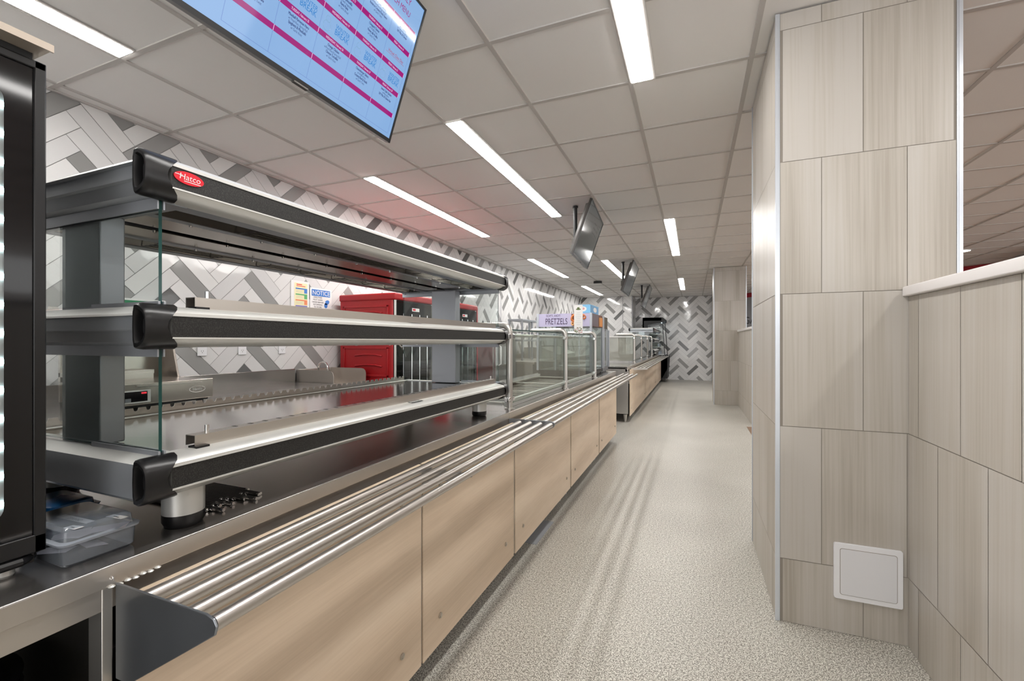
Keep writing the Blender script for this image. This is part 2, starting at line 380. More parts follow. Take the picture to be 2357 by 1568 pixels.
# veined tile cladding
TZ = [0.0, 0.283, 0.876, 1.468, 2.060, 2.652, CEIL]
def veinface(m, fn, a0, a1, z0, z1, base, wd=0.2965):
    m.add([fn(a0, z0, 0), fn(a1, z0, 0), fn(a1, z1, 0), fn(a0, z1, 0)], [(0, 1, 2, 3)], 0)
    g = 0.0013
    for r in range(6):
        zb, zt = max(TZ[r], z0), min(TZ[r + 1], z1)
        if zt - zb < 0.01: continue
        st = base + (0.148 if r % 2 else 0.0) - wd * 60
        k = 0
        while st + wd * k < a1:
            u0, u1 = max(st + wd * k, a0), min(st + wd * (k + 1), a1); k += 1
            if u1 - u0 > 0.01:
                m.add([fn(u0 + g, zb + g, .002), fn(u1 - g, zb + g, .002), fn(u1 - g, zt - g, .002), fn(u0 + g, zt - g, .002)], [(0, 1, 2, 3)], 1)
VM = [GROUTB, VEIN, TRIMS]
p = M(); PX0, PX1, PY0, PY1 = 0.350, 0.985, 2.31, 3.17
p.box(PX0 + .003, PX1 - .003, PY0 + .003, PY1 - .003, 0, CEIL, 0)
veinface(p, lambda a, z, d: (a, PY0 - d, z), PX0 + 0.012, PX1 - 0.012, 0, CEIL, 0.372 - 0.0)
veinface(p, lambda a, z, d: (PX0 - d, a, z), PY0 + 0.012, PY1 - 0.012, 0, CEIL, 2.427)
for (x, y) in ((PX0, PY0), (PX1, PY0), (PX0, PY1)):
    p.box(x - .006, x + .006, y - .006, y + .006, 0, CEIL, 2)
    p.box(x - (0.004 if x == PX0 else .012), x + (.012 if x == PX0 else .004), y - .004, y + .004, 0, CEIL, 2)
struct(p, 'wall_pillar_near', VM, smooth=False)
p = M(); QX0, QX1, QY0, QY1 = 0.385, 0.963, 9.74, 10.4
p.box(QX0 + .003, QX1 - .003, QY0 + .003, QY1, 0, CEIL, 0)
veinface(p, lambda a, z, d: (a, QY0 - d, z), QX0 + .01, QX1 - .01, 0, CEIL - 0.001, 0.541 - 0.2965)
veinface(p, lambda a, z, d: (QX0 - d, a, z), QY0 + .01, QY1 - .01, 0, CEIL - 0.001, 9.85)
p.box(QX0 - .005, QX0 + .008, QY0 - .005, QY0 + .008, 0, CEIL, 2).box(QX1 - .008, QX1 + .005, QY0 - .005, QY0 + .008, 0, CEIL, 2)
struct(p, 'wall_pillar_far', VM, smooth=False)
def halfwall(name, y0, y1, base):
    p = M(); p.box(0.823, 0.96, y0, y1, 0, 1.44, 0)
    veinface(p, lambda a, z, d: (0.822 - d, a, z), y0, y1, 0, 1.44, base)
    return struct(p, name, VM, smooth=False)
halfwall('wall_half_near', -3.3, 2.306, 1.626); halfwall('wall_half_far', 7.42, 9.735, 7.6)
struct(M().prism(rrect(0.80, 0.985, 1.440, 1.481, 0.006), 'Y', -3.3, 2.304), 'trim_6', CAPW)
struct(M().prism(rrect(0.80, 0.985, 1.440, 1.481, 0.006), 'Y', 7.40, 9.73), 'trim_7', CAPW)
# access panel on the near pillar
t = thing('access_panel', 'white square access panel low on the near tiled pillar beside the half wall', 'access panel', (0.68, 2.306, 0.15))
M().prism(rrect(0.562, 0.800, 0.152, 0.391, 0.008), 'Y', 2.296, 2.307).build('frame', WHITE, t, bevel=0.0015)
M().prism(rrect(0.5830, 0.7810, 0.1720, 0.3700, 0.009), 'Y', 2.2956, 2.2975, 1).prism(rrect(0.585, 0.779, 0.174, 0.368, 0.008), 'Y', 2.2945, 2.2970).build('door', [mat('access_door', (0.70, 0.70, 0.72, 1), 0.4), GROUTB], t, smooth=False)
tag(M().box(-0.99, -0.895, 2.60, 2.97, 0.0, 0.004).build('floor_plate', GREYPL, bevel=0.001), 'smooth grey plate on the floor under the second wood panel', 'floor plate')

# ------------------------------------------------------------------ ceiling lights
def lamp(x, y0, label, y1=None, dm=None):
    y1 = y1 or y0 + 2.44
    t = thing('ceiling_light', label, 'light', (x + 0.06, (y0 + y1) / 2, CEIL), 'recessed linear ceiling lights')
    M().box(x - 0.010, x + 0.130, y0, y1, CEIL - 0.0015, CEIL + 0.004).build('frame', CEILG, t)
    M().box(x, x + 0.112, y0 + 0.004, y1 - 0.004, CEIL - 0.004, CEIL - 0.001).build('diffuser', dm or LIGHTM, t, smooth=False)
R_ = 'long white ceiling light '
XA, XB, XC, XD = -2.75, -1.546, -0.322, 1.52
lamp(XA, -1.07, R_ + 'above the black display case, cut by the top left corner')
lamp(XA, 3.21, R_ + 'nearest the herringbone wall, above the heated shelves')
lamp(XA, 7.49, R_ + 'near the herringbone wall, above the pretzel sign')
lamp(XA, 11.66, R_ + 'farthest along the herringbone wall')
lamp(XB, 2.615, R_ + 'between the bright menu screen and the first dim screen')
lamp(XB, 8.10, R_ + 'just behind the second dim screen')
lamp(XC, 0.165, R_ + 'overhead at the top edge, left of the near pillar')
lamp(XC, 5.655, R_ + 'over the aisle, right of the first dim screen')
lamp(XC, 11.09, R_ + 'small and far over the aisle before the back wall')
lamp(XD, -0.45, R_ + 'over the dining side behind the half wall', dm=LIGHTD)
lamp(XD, 4.60, R_ + 'hidden behind the near pillar on the dining side')
lamp(XD, 9.60, R_ + 'added unseen behind the far pillar to fill the far end')  # unseen lamp, put in to brighten the far end
t = thing('downlight', 'small round downlight in the dim dining ceiling above the half wall', 'downlight', (4.04, 9.46, CEIL))
M().cyl((4.04, 9.46, CEIL - .004), (4.04, 9.46, CEIL + .002), 0.13, 24).build('trim_ring', WHITE, t)
M().cyl((4.04, 9.46, CEIL - .006), (4.04, 9.46, CEIL - .003), 0.11, 24).build('lens', DOWNM, t)
t = thing('ceiling_sensor', 'small black device on the ceiling before the back wall', 'sensor', (-2.16, 10.88, CEIL))
M().lathe([(0.10, 0), (0.10, -0.012), (0.06, -0.02)], (-2.16, 10.88, CEIL)).build('base', BLACKM, t)
M().box(-2.26, -2.06, 10.85, 10.91, CEIL - .045, CEIL - .02).build('arm', BLACKM, t)

# ------------------------------------------------------------------ televisions
TVW, TVH = 1.02, 0.58
def make_tv(label, lit):
    T = Vector((-1.075, 1.65, 2.697)); B = Vector((-1.27, 1.65, 2.151)); U = (T - B).normalized(); Nn = Vector((U.z, 0, -U.x))
    S = Vector((0, 1, 0)); B0 = B - S * TVW
    P = lambda s, t_, n_=0.0: tuple(B0 + S * s + U * t_ + Nn * n_)
    t = thing('television', label, 'television', (-1.300, 0.95, CEIL))
    m = M()
    def slab(s0, s1, t0, t1, n0, n1, mi=0, inset=0.0):
        m.add([P(s0, t0, n0), P(s1, t0, n0), P(s1, t1, n0), P(s0, t1, n0), P(s0 + inset, t0 + inset, n1), P(s1 - inset, t0 + inset, n1), P(s1 - inset, t1 - inset, n1), P(s0 + inset, t1 - inset, n1)],
              [(0, 1, 2, 3), (4, 7, 6, 5), (0, 4, 5, 1), (1, 5, 6, 2), (2, 6, 7, 3), (3, 7, 4, 0)], mi)
    slab(0, TVW, 0, TVH, -0.002, -0.022); slab(0.004, TVW - .004, 0.001, .10, -0.022, -0.045, 0, .004); slab(0.02, TVW - .02, 0.01, TVH - .04, -0.020, -0.052, 0, 0.015)
    for k in range(26): slab(.30 + k * .008, .304 + k * .008, 0.006, .016, -0.024, -0.040, 1)
    m.build('housing', [TVBODY, BLACKM], t)
    m = M(); e_ = 0.009
    for a in ((0, TVW, 0, 0.016), (0, TVW, TVH - e_, TVH), (0, e_, 0, TVH), (TVW - e_, TVW, 0, TVH)): slab(*a, -0.002, 0.004)
    m.build('bezel', BLACK, t)
    m = M()
    scr_ = [P(.009, .014, 0), P(TVW - .009, .014, 0), P(TVW - .009, TVH - .009, 0), P(.009, TVH - .009, 0)]
    if not lit:
        m.add(scr_, [(0, 1, 2, 3)], 0)
        for r in range(3):
            for cidx in range(2): m.add([P(.55 + .2 * cidx + a_, .36 + .05 * r + b_, .001) for a_, b_ in ((0, 0), (.13, 0), (.13, .009), (0, .009))], [(0, 1, 2, 3)], 1)
        m.build('screen', [SDIM, SDIMT], t, norm=False)
    else:
        SM = [SBLUE, SMAG, SNAVY, SCYAN, SLINE, SRED, SWHITE, SGREY]
        m.add(scr_, [(0, 1, 2, 3)], 0)
        def rect(s0, s1, t0, t1, mi, n_=.0006): m.add([P(s0, t0, n_), P(s1, t0, n_), P(s1, t1, n_), P(s0, t1, n_)], [(0, 1, 2, 3)], mi)
        cl = [.240, .392, .545, .697, .850, .993]; bars = [.0995, .1880, .2735, .3610, .4480]; bh = .0185
        rect(.240, .993, .0325, .0335, 4)
        for x in cl: rect(x - .0005, x + .0005, .033, .466, 4, .0004); [rect(x - .0008, x + .0008, b_, b_ + bh, 6, .0012) for b_ in bars]
        for b_ in bars: rect(.240, .993, b_, b_ + bh, 1)
        def tx(s_, u, v, sz, mi, al='c', n_=.0015, sx=.66): m.text(s_, P(u, v, n_), S, U, sz, mi, al, sx)
        days = [('MONDAY, February 24', 'TUESDAY, February 25', 'WEDNESDAY, February 26', 'THURSDAY, February 27', 'FRIDAY, February 28'),
                ('MONDAY, February 17', 'TUESDAY, February 18', 'WEDNESDAY, February 19', 'THURSDAY, February 20', 'FRIDAY, February 21'),
                ('MONDAY, February 10', 'TUESDAY, February 11', 'WEDNESDAY, February 12', 'THURSDAY, February 13', 'FRIDAY, February 14'),
                ('MONDAY, February 3', 'TUESDAY, February 4', 'WEDNESDAY, February 5', 'THURSDAY, February 6', 'FRIDAY, February 7')]
        meals = {(0, 1): ('Meatball Parmesan Hero', 'w/ Fried Rice, Spring Roll', 'Spaghetti & Meatballs', 'w/ Garlic Knot'),
                 (0, 2): ('Orange Chicken', 'w/Fried Rice & Spring Roll', 'Cheese Tortellini', 'w/ Garlic Knot'),
                 (0, 3): ('Cheeseburger Sliders', 'w/ Waffle Fries', 'Creamy Beef & Shells', 'w/ Garlic Twist'),
                 (0, 4): ('Sweet Chili Chicken', 'w/White Rice', 'DIY Mac & Cheese Bar'),
                 (0, 0): ('', '', 'Penne alla Vodka', 'w/ Garlic Twist'),
                 (2, 2): ('Cheese Quesadilla', 'w/ Rice with Vegetables', 'Rasta Pasta', 'w/ Garlic Bread'),
                 (2, 3): ('Chopped Cheese', 'w/ Waffle Fries', 'Penne alla Vodka', 'w/ Garlic Twist'),
                 (3, 3): ('Sweet & Sour Chicken', 'w/White Rice & Spring Roll', 'Rotini in Creamy Pesto Sauce', 'w/ Garlic Twist'),
                 (3, 4): ('Jerk Chicken', 'w/ Yellow Rice & Peas', 'DIY Mac & Cheese')}
        for r in range(4):
            b_ = bars[r + 1]
            for k in range(5): tx(days[r][k], (cl[k] + cl[k + 1]) / 2, b_ + .0055, .0112, 6)
            for k in range(5):
                cx = (cl[k] + cl[k + 1]) / 2
                if r == 1 and k > 0 or (r == 2 and k in (0, 1)):
                    tx('WINTER', cx + .022, b_ - .030, .021, 3, sx=.85); tx('BREAK', cx + .022, b_ - .050, .027, 3, sx=.85)
                    for rr, dz in ((.010, -.022), (.016, -.044)):
                        pts = [P(cx - .048 + math.cos(q / 16 * 2 * PI) * rr, b_ + dz + math.sin(q / 16 * 2 * PI) * rr, .0012) for q in range(17)]
                        m.tube(pts, .0004, 4, 7, cap=False)
                elif (r, k) in meals:
                    for q, line in enumerate(meals[(r, k)]):
                        if line: tx(line, cx, b_ - .014 - q * .0115, .0125 if q % 2 == 0 else .0112, 2); (q % 2 == 0) and m.text(line, P(cx + .0005, b_ - .014 - q * .0115, .0016), S, U, .0125, 2, 'c', .66)
        tx('Virtual Class Day', .921, .361 - .040, .0165, 5, sx=.85); rect(.862, .980, .361 - .0445, .361 - .0435, 5)
        tx('MONTHLY', .86, .530, .034, 1, sx=.8); tx('LUNCH MENU', .86, .492, .030, 1, sx=.8)
        m.build('screen', SM, t, norm=False)
    M().box(P(.5, 0, .004)[0] - .012, P(.5, 0, .004)[0] + .001, 1.13, 1.19, 2.147, 2.156).build('sensor_tab', DARKMET, t)
    # ceiling pole and bracket
    M().cyl((-1.300, .95, CEIL), (-1.300, .95, CEIL - .015), .030, 20).cyl((-1.300, .95, CEIL - .01), (-1.300, .95, 2.36), .021, 18).build('pole', BLACKM, t)
    M().box(-1.335, -1.270, .92, .98, 2.285, 2.385).prism([(-1.280, 2.33), (-1.20, 2.42), (-1.20, 2.50), (-1.24, 2.50), (-1.29, 2.38)], 'Y', .90, 1.00).build('bracket', DARKMET, t, bevel=.003)
    M().tube([(-1.28, .95, 2.32), (-1.31, 1.0, 2.26), (-1.31, 1.02, 2.20), (-1.285, 1.05, 2.16)], .004, 6).build('cable', BLACKM, t)
    return t
make_tv('large bright menu screen with a lunch calendar, hung at the top of the picture', True)
tv2 = make_tv('first dim hanging screen on a black pole, largest of the three over the aisle', False)
tv2.location = (-1.188, 4.75, CEIL); tv2.rotation_euler[2] = math.radians(4.4)
tv3 = dup(tv2); tv3.location = (-1.20, 8.40, CEIL); tv3['label'] = 'second dim hanging screen, just behind the first one on its own pole'
tv3.rotation_euler[2] = math.radians(1.5)
tv4 = dup(tv2); tv4.location = (-1.24, 12.05, CEIL); tv4['label'] = 'smallest and farthest hanging screen before the back wall'
tv4.rotation_euler[2] = math.radians(2.0)
for q in (tv2, tv3, tv4): q['group'] = 'dim screens over the counter'

# ------------------------------------------------------------------ serving counters
FX = -0.94          # front edge of the worktop
WZ = 0.865
def worktop(t, y0, y1, back, well=None, ends=True):
    m = M(); x1 = FX; zl = .788
    prof = [(x1 - .002, WZ), (x1, WZ - .003), (x1, .828), (x1 - .005, .828), (x1 - .005, zl), (x1 - .03, zl), (x1 - .03, WZ - .02)]
    if well:
        a0, a1, b0, b1 = well
        m.box(back, a0, y0, y1, WZ - .02, WZ, 0); m.box(a1, x1 - .03, y0, y1, WZ - .02, WZ, 0)
        m.box(a0, a1, y0, b0, WZ - .02, WZ, 0); m.box(a0, a1, b1, y1, WZ - .02, WZ, 0)
        m.prism(prof + [(x1 - .031, WZ - .02), (x1 - .031, WZ)], 'Y', y0, y1, 1, [1, 1, 1, 1, 1, 1, 1, 1, 0])
    else:
        m.prism(prof + [(back, WZ - .02), (back, WZ)], 'Y', y0, y1, 0, [0, 1, 1, 1, 1, 0, 0, 0, 0])
    return m.build('worktop', [TOP, STEEL], t, bevel=.0012)
def carcass(t, y0, y1, back):
    M().box(back + .03, -.975, y0, y1, .105, .825).box(-.975, -.922, y0, y1, .105, .70).build('carcass', DARKMET, t, bevel=.002)
def panel(t, y0, y1, z0=.094, z1=.815):
    M().box(-.9435, -.9125, y0, y1, .60, .785).build('reflector_strip', STEEL, t)  # added steel reflector behind the wood, brightens the recess under the worktop lip
    o = M().box(-.912, -.900, y0, y1, z0, z1).build('wood_panel', OAK, t, bevel=.0012)
    for y in (y0 + .115, y1 - .115):
        for z in (z0 + .11, z1 - .105):
            M().cyl((-.901, y, z), (-.8955, y, z), .0105, 14).cyl((-.896, y, z), (-.8925, y, z), .006, 6).build('bolt', mat_bolt, o)
mat_bolt = mat('bolt_metal', (0.55, 0.50, 0.44, 1), 0.3, 0.8)
def leg(t, x, y, r=.021):
    M().lathe([(r + .006, .115), (r + .004, .10), (r, .045), (r * .72, .02), (r * .72, 0)], (x, y, 0), 18).build('leg', STEELV, t)
TX = [-.865, -.805, -.747, -.690]
def rails(t, y0, y1, endplate, over=0.0):
    for x in TX:
        M().cyl((x, y0, .8165), (x, y1 + over, .8165), .0130, 20).build('rail_tube', TUBE, t)
def gusset(t, y, th=.004, drop=.165):
    P_ = [(-.938, .832), (-.70, .832), (-.683, .828), (-.6750, .817), (-.680, .803), (-.900, .829 - drop), (-.938, .829 - drop)]
    return M().prism(P_, 'Y', y, y + th).build('rail_bracket', STEELD, t, bevel=.0015)

# near counter: open shelf bay on the left, two wood panels, tray rails
ca = thing('serving_counter', 'near stainless serving counter with two wood panels and open left bay', 'counter', (-1.3, 1.0, 0))
worktop(ca, -.75, 2.270, -1.78)
M().box(-1.75, -.975, .462, 2.258, .105, .825).box(-.975, -.922, .47, 2.258, .105, .70).box(-1.75, -1.72, -.75, .462, .105, .825).box(-1.75, -.96, -.75, .46, .28, .30).build('carcass', DARKMET, ca, bevel=.002)
M().box(-.985, -.943, .4435, .459, .10, .8275).build('upright', STEELV, ca, bevel=.0015)
M().box(-.936, -.900, .4645, .4655, .66, .828).build('spacer', STEELD, ca)
panel(ca, .470, 1.3515); panel(ca, 1.3630, 2.2380)
M().box(-.923, -.905, 1.3515, 1.3630, .10, .80).build('joint_strip', STEELV, ca)
for y in (.62, 1.25, 1.48, 2.14): leg(ca, -.975, y)
rails(ca, .464, 2.232, True)
gusset(ca, .460); gusset(ca, 2.2605, .005)
for y in (1.357,):
    M().prism([(-.90, .802), (-.70, .802), (-.70, .792), (-.90, .74)], 'Y', y - .003, y + .003).build('rail_bracket', STEELD, ca)
wd = M()
for q in range(7): wd.lathe([(.004, 0), (.0055, .002), (.003, .004)], (-.9385, .455 + q * .012, .826 - .0015 * (q % 2)), 8)
tag(wd.build('weld_bead', ALUM, ca), 'lumpy silver weld')
M().tube([(-.9385 + .003 * math.cos(a / 10 * 2 * PI), .4560 + .0, .842 + .003 * math.sin(a / 10 * 2 * PI)) for a in range(11)], .0012, 6).build('eyelet', CHROME, ca)

# middle counter with the glass guard
cb = thing('serving_counter', 'middle stainless serving counter with three wood panels below the glass guard', 'counter', (-1.3, 4.0, 0))
worktop(cb, 2.2725, 5.96, -1.78, (-1.56, -1.10, 2.55, 4.62))
carcass(cb, 2.272, 5.72, -1.78)
panel(cb, 2.2620, 3.4400); panel(cb, 3.4700, 4.5950); panel(cb, 4.6300, 5.7200)
for a_, b_ in ((2.2405, 2.2600), (3.4405, 3.4695), (4.5955, 4.6295)): M().box(-.923, -.905, a_, b_, .10, .80).build('joint_strip', STEELV, cb)
for y in (2.36, 3.39, 3.56, 4.52, 4.72, 5.62): leg(cb, -.978, y)
rails(cb, 2.2680, 6.10, False)
for y in (3.455, 4.612):
    M().prism([(-.90, .802), (-.70, .802), (-.70, .792), (-.90, .74)], 'Y', y - .004, y + .004).build('rail_bracket', STEELD, cb)
m = M(); a0, a1, b0, b1 = -1.56, -1.10, 2.55, 4.62
PAN = mat('pan_steel', (0.62, 0.60, 0.56, 1), 0.32, 0.6)
m.box(a0 - .012, a0, b0, b1, .70, WZ + .012).box(a1, a1 + .012, b0, b1, .70, WZ + .012).box(a0, a1, b0 - .012, b0, .70, WZ + .012).box(a0, a1, b1, b1 + .012, .70, WZ + .012).box(a0, a1, b0, b1, .70, .708)
for k in (3.24, 3.93): m.box(a0, a1, k - .012, k + .012, WZ - .004, WZ + .006)
m.build('well', PAN, cb, bevel=.001)
for k in range(3):
    y0 = b0 + .02 + k * .69
    m = M(); m.box(a0 + .01, a1 - .01, y0, y0 + .64, .76, .765)
    for r in range(5): m.tube([(a0 + .01, y0 + .06 + r * .12, .83), (a1 - .01, y0 + .06 + r * .12, .83)], .003, 6)
    m.build('pan_insert', PAN, cb)

# far counter
cc = thing('serving_counter', 'far stainless serving counter with three wood panels, beyond the gap', 'counter', (-1.3, 10.5, 0))
worktop(cc, 7.03, 14.25, -1.80)
M().box(-1.78, -.975, 7.055, 14.2, .135, .825).box(-.975, -.922, 7.075, 14.2, .135, .70).box(-1.79, -.93, 7.03, 7.06, .135, .828, 1).build('carcass', [DARKMET, STEELV], cc, bevel=.002)
panel(cc, 7.075, 9.400, .10); panel(cc, 9.425, 11.99, .10); panel(cc, 12.02, 14.20, .10)
for y in (7.13, 8.1, 9.35, 9.5, 10.8, 11.95, 12.1, 13.2, 14.1): leg(cc, -.985, y, .026)
leg(cc, -1.45, 7.13, .026)
for x in TX: M().cyl((x, 7.45, .8165), (x, 14.30, .8165), .0135, 14).build('rail_tube', TUBE, cc)
tag(M().prism([(-.938, .832), (-.70, .832), (-.683, .828), (-.675, .817), (-.68, .803), (-.938, .79)], 'Y', 7.44, 7.446).build('rail_bracket', STEELV, cc))
for y in (9.41, 12.0):
    M().prism([(-.90, .802), (-.70, .802), (-.70, .792), (-.90, .74)], 'Y', y - .006, y + .006).build('rail_bracket', STEELD, cc)
# pale run of kitchen wall units seen through the far guard

# black plates stacked in the open bay
plate = M().lathe([(.085, 0), (.10, .003), (.150, .016), (.153, .0175), (.148, .0185), (.098, .006), (.083, .003)], (0, 0, 0), 40).build('plate', mat('black_glazed_plate', (0.006, 0.006, 0.007, 1), 0.12), None)
for k in range(18):
    q = plate if k == 0 else plate.copy()
    if k: COL.objects.link(q)
    q.location = (-1.145 + random.uniform(-.003, .003), .262 + random.uniform(-.004, .004), .300 + k * .0215)
    tag(q, 'round glossy black plate in the stack on the shelf of the open counter bay', 'plate', 'black plates stacked in the counter bay')

# ------------------------------------------------------------------ three-tier heated display
def make_display(label):
    t = thing('heated_display', label, 'food display', (-1.26, 1.36, WZ))
    Y0, Y1 = .502, 2.228; XC_ = -1.26
    MM = [ALUM, STRIP, BLUEGREY, STEEL]
    for zi, zc in enumerate((1.574, 1.284, .991)):
        nm = ('upper_tier', 'middle_tier', 'lower_tier')[zi]
        # front and back extrusions, left and right end rails
        h, s = .041, .0205
        def prof(sg, dx=0.0):
            c_ = [(.062, h - .001), (.040, h), (.020, h * .93), (.007, h * .82), (.001, h * .66), (.001, s), (.001, -s), (.006, -h * .66), (.018, -h * .90), (.045, -h)]
            return [(XC_ + sg * (.330 - a), zc + b_) for a, b_ in c_]
        m = M()
        for sg in (1, -1):
            pr = prof(sg)
            m.prism(pr + [(XC_ + sg * .27, zc - h + .004), (XC_ + sg * .27, zc + h - .002)], 'Y', Y0 + .045, Y1 - .04, 0, [0, 0, 0, 0, 0, 1, 0, 0, 0, 3, 3, 3])
            for ys_, d_ in ((Y0 + .045, 1), (Y1 - .04, -1)): pass
            m.box(XC_ + sg * .330 - .0008, XC_ + sg * .330 + .0008, Y0 + .045, Y1 - .04, zc + s, zc + s + .0016, 0)
            m.box(XC_ + sg * .330 - .0008, XC_ + sg * .330 + .0018, Y0 + .045, Y1 - .04, zc - s - .0030, zc - s, 0)
        tier = m.build(nm, MM, t)
        for (ya, sg) in ((Y0, 1), (Y1, -1)):
            m = M()
            pr = [(.034, h), (.006, h * .60), (.004, h * .50), (.013, h * .46), (.013, -h * .15), (.020, -h * .2), (.028, -h * .75), (.045, -h), (.075, -h), (.075, h)] if zi < 2 else \
                 [(.030, h), (.010, h * .72), (.004, h * .3), (.004, -h * .8), (.012, -h), (.075, -h), (.075, h)]
            pr = [(ya + sg * a_, zc + b_) for a_, b_ in pr]
            m.prism(pr, 'X', XC_ - .29, XC_ + .29, 2)
            for k in range(len(m.f)):
                q = [m.v[i] for i in m.f[k]]; zz = sum(v_[2] for v_ in q) / len(q)
                if len(q) == 4 and zz > zc + h * .54: m.m[k] = 0
            m.build('end_rail', MM, tier)
        # moulded corner caps
        for sx in (1, -1):
            for (ya, sg) in ((Y0, 1), (Y1, -1)):
                fx = XC_ + sx * .3305; m = M(); rings = []
                base = [(.036, h + .002), (.026, h + .003), (.015, h * .96), (.005, h * .80), (-.001, h * .56), (-.003, h * .26), (-.0035, 0), (-.003, -h * .26), (-.001, -h * .56), (.005, -h * .80), (.015, -h * .96), (.026, -h - .003), (.036, -h - .002), (.040, -h * .7), (.041, 0), (.040, h * .7)]
                ln = [.064, .064, .063, .057, .047, .038, .035, .038, .047, .057, .063, .064, .064, .03, .03, .03]; nb = len(base); cxm = .018
                def ring(yy, k_, dx=0): return [(fx - sx * (cxm + (a - cxm) * k_ + dx), yy, zc + b_ * k_) for a, b_ in base]
                rs_ = [[(fx - sx * base[i][0], ya + sg * ln[i], zc + base[i][1]) for i in range(nb)], ring(ya + sg * .010, 1.0), ring(ya + sg * .002, .97), ring(ya - sg * .001, .90), ring(ya - sg * .001, .74), ring(ya + sg * .004, .68), ring(ya + sg * .014, .60), ring(ya + sg * .014, .38), ring(ya + sg * .009, .30)]
                vs = [v_ for r in rs_ for v_ in r]; fs = [(r * nb + i, r * nb + (i + 1) % nb, (r + 1) * nb + (i + 1) % nb, (r + 1) * nb + i) for r in range(len(rs_) - 1) for i in range(nb)]
                fs.append(tuple((len(rs_) - 1) * nb + i for i in range(nb)))
                m.add(vs, fs, 0)
                m.build('corner_cap', BLACK, tier, seg=1)
        # shelf surface or heater underside
        m = M()
        if zi > 0:
            m.box(XC_ - .285, XC_ + .285, Y0 + .06, Y1 - .06, zc + h - .016, zc + h - .003, 0)
            m.box(XC_ - .285, XC_ + .285, Y0 + .06, Y1 - .06, zc - h, zc - h + .004, 1)
            m.build('shelf_plate', [SHELF, STEEL], tier, bevel=.001)
            ztop = zc + h
            # front retaining channel
            xf = XC_ + .285; pr = [(xf - .001, ztop - .006), (xf, ztop - .006), (xf, ztop + .024), (xf - .030, ztop + .024), (xf - .030, ztop + .002), (xf - .0285, ztop + .002), (xf - .0285, ztop + .0225), (xf - .0015, ztop + .0225), (xf - .0015, ztop - .004)]
            m = M().prism(pr, 'Y', .618, 2.165)
            m.box(xf - .012, xf + .014, .612, .640, ztop - .004, ztop + .003, 1)
            for k in range(36): m.box(xf - .030, xf - .016, .72 + k * .04, .726 + k * .04, ztop + .0235, ztop + .0246, 1)
            ch = m.build('front_channel', [STEEL, BLACK], tier)
            M().cyl((xf - .018, .655, ztop + .02), (xf - .018, .655, ztop + .040), .0045, 12).cyl((xf - .018, 2.14, ztop + .02), (xf - .018, 2.14, ztop + .040), .0045, 12).build('pin', CHROME, ch)
            # notched back rail
            xb = XC_ - .302; top = ztop + .022; pts = [(Y0 + .06, ztop - .008)]; k = Y0 + .07
            pts.append((Y0 + .06, top))
            while k < 2.14:
                pts += [(k, top), (k + .002, top - .008), (k + .007, top - .011), (k + .012, top - .008), (k + .014, top)]; k += .034
            pts += [(2.165, top), (2.165, ztop - .008)]
            M().prism(pts, 'X', xb, xb + .0015).box(xb - .02, xb - .0015, Y0 + .06, 2.165, ztop - .008, top - .014, 1).build('notched_rail', [STEEL, BLACKM], tier, smooth=False)
            if zi == 1 or zi == 2:
                pA, pB = (XC_ + .330 - .041, zc + h + .0008), (XC_ + .330 - .019, zc + h * .93 + .0012)
                lb = M().add([(pA[0], 1.365, pA[1]), (pB[0], 1.365, pB[1]), (pB[0], 1.440, pB[1]), (pA[0], 1.440, pA[1])], [(0, 1, 2, 3)], 0)
                for q in range(9): lb.add([(pA[0] + .006 + (pB[0] - pA[0]) * k_, 1.370 + q * .0075 + w_, pA[1] + (pB[1] - pA[1]) * (k_ + .27) + .0005) for k_, w_ in ((0, 0), (.4, 0), (.4, .005), (0, .005))], [(0, 1, 2, 3)], 1)
                lb.build('warning_label', [INK, PAPER], tier, smooth=False, norm=False)
        if zi < 2:
            # heater underside: plates, slots, wire guards
            zb = zc - h; m = M()
            for (xa, xb_, mi, dz) in ((.245, .285, 1, 0), (.130, .155, 1, .003), (.02, .130, 0, .006), (-.02, .02, 2, .03), (-.13, -.02, 0, .006), (-.155, -.13, 1, .003), (-.285, -.245, 1, 0)):
                m.box(XC_ + xa, XC_ + xb_, Y0 + .06, Y1 - .06, zb + dz, zb + dz + .003, mi)
            m.box(XC_ - .285, XC_ + .285, Y0 + .06, Y1 - .06, zb + .030, zb + .033, 2)
            for sg in (1, -1): 
                m.add([(XC_ + sg * .155, Y0 + .1, zb + .004), (XC_ + sg * .155, Y1 - .1, zb + .004), (XC_ + sg * .20, Y1 - .1, zb + .028), (XC_ + sg * .20, Y0 + .1, zb + .028)], [(0, 1, 2, 3)], 0)
                m.add([(XC_ + sg * .245, Y0 + .1, zb + .002), (XC_ + sg * .245, Y1 - .1, zb + .002), (XC_ + sg * .20, Y1 - .1, zb + .028), (XC_ + sg * .20, Y0 + .1, zb + .028)], [(0, 1, 2, 3)], 0)
                m.cyl((XC_ + sg * .20, Y0 + .12, zb + .016), (XC_ + sg * .20, Y1 - .12, zb + .016), .004, 8, 2)
            m.box(XC_ - .285, XC_ + .285, Y0 + .055, Y0 + .10, zb - .001, zb + .002, 1).box(XC_ - .285, XC_ + .285, Y1 - .10, Y1 - .055, zb - .001, zb + .002, 1)
            for k in range(8):
                for xx in (.14, .0, -.14): m.cyl((XC_ + xx, .70 + k * .19, zb + .004), (XC_ + xx, .70 + k * .19, zb - .003), .004, 8, 3)
            under = m.build('heater_tray', [HEATP, STEELD, BLACKM, CHROME], tier, norm=False)
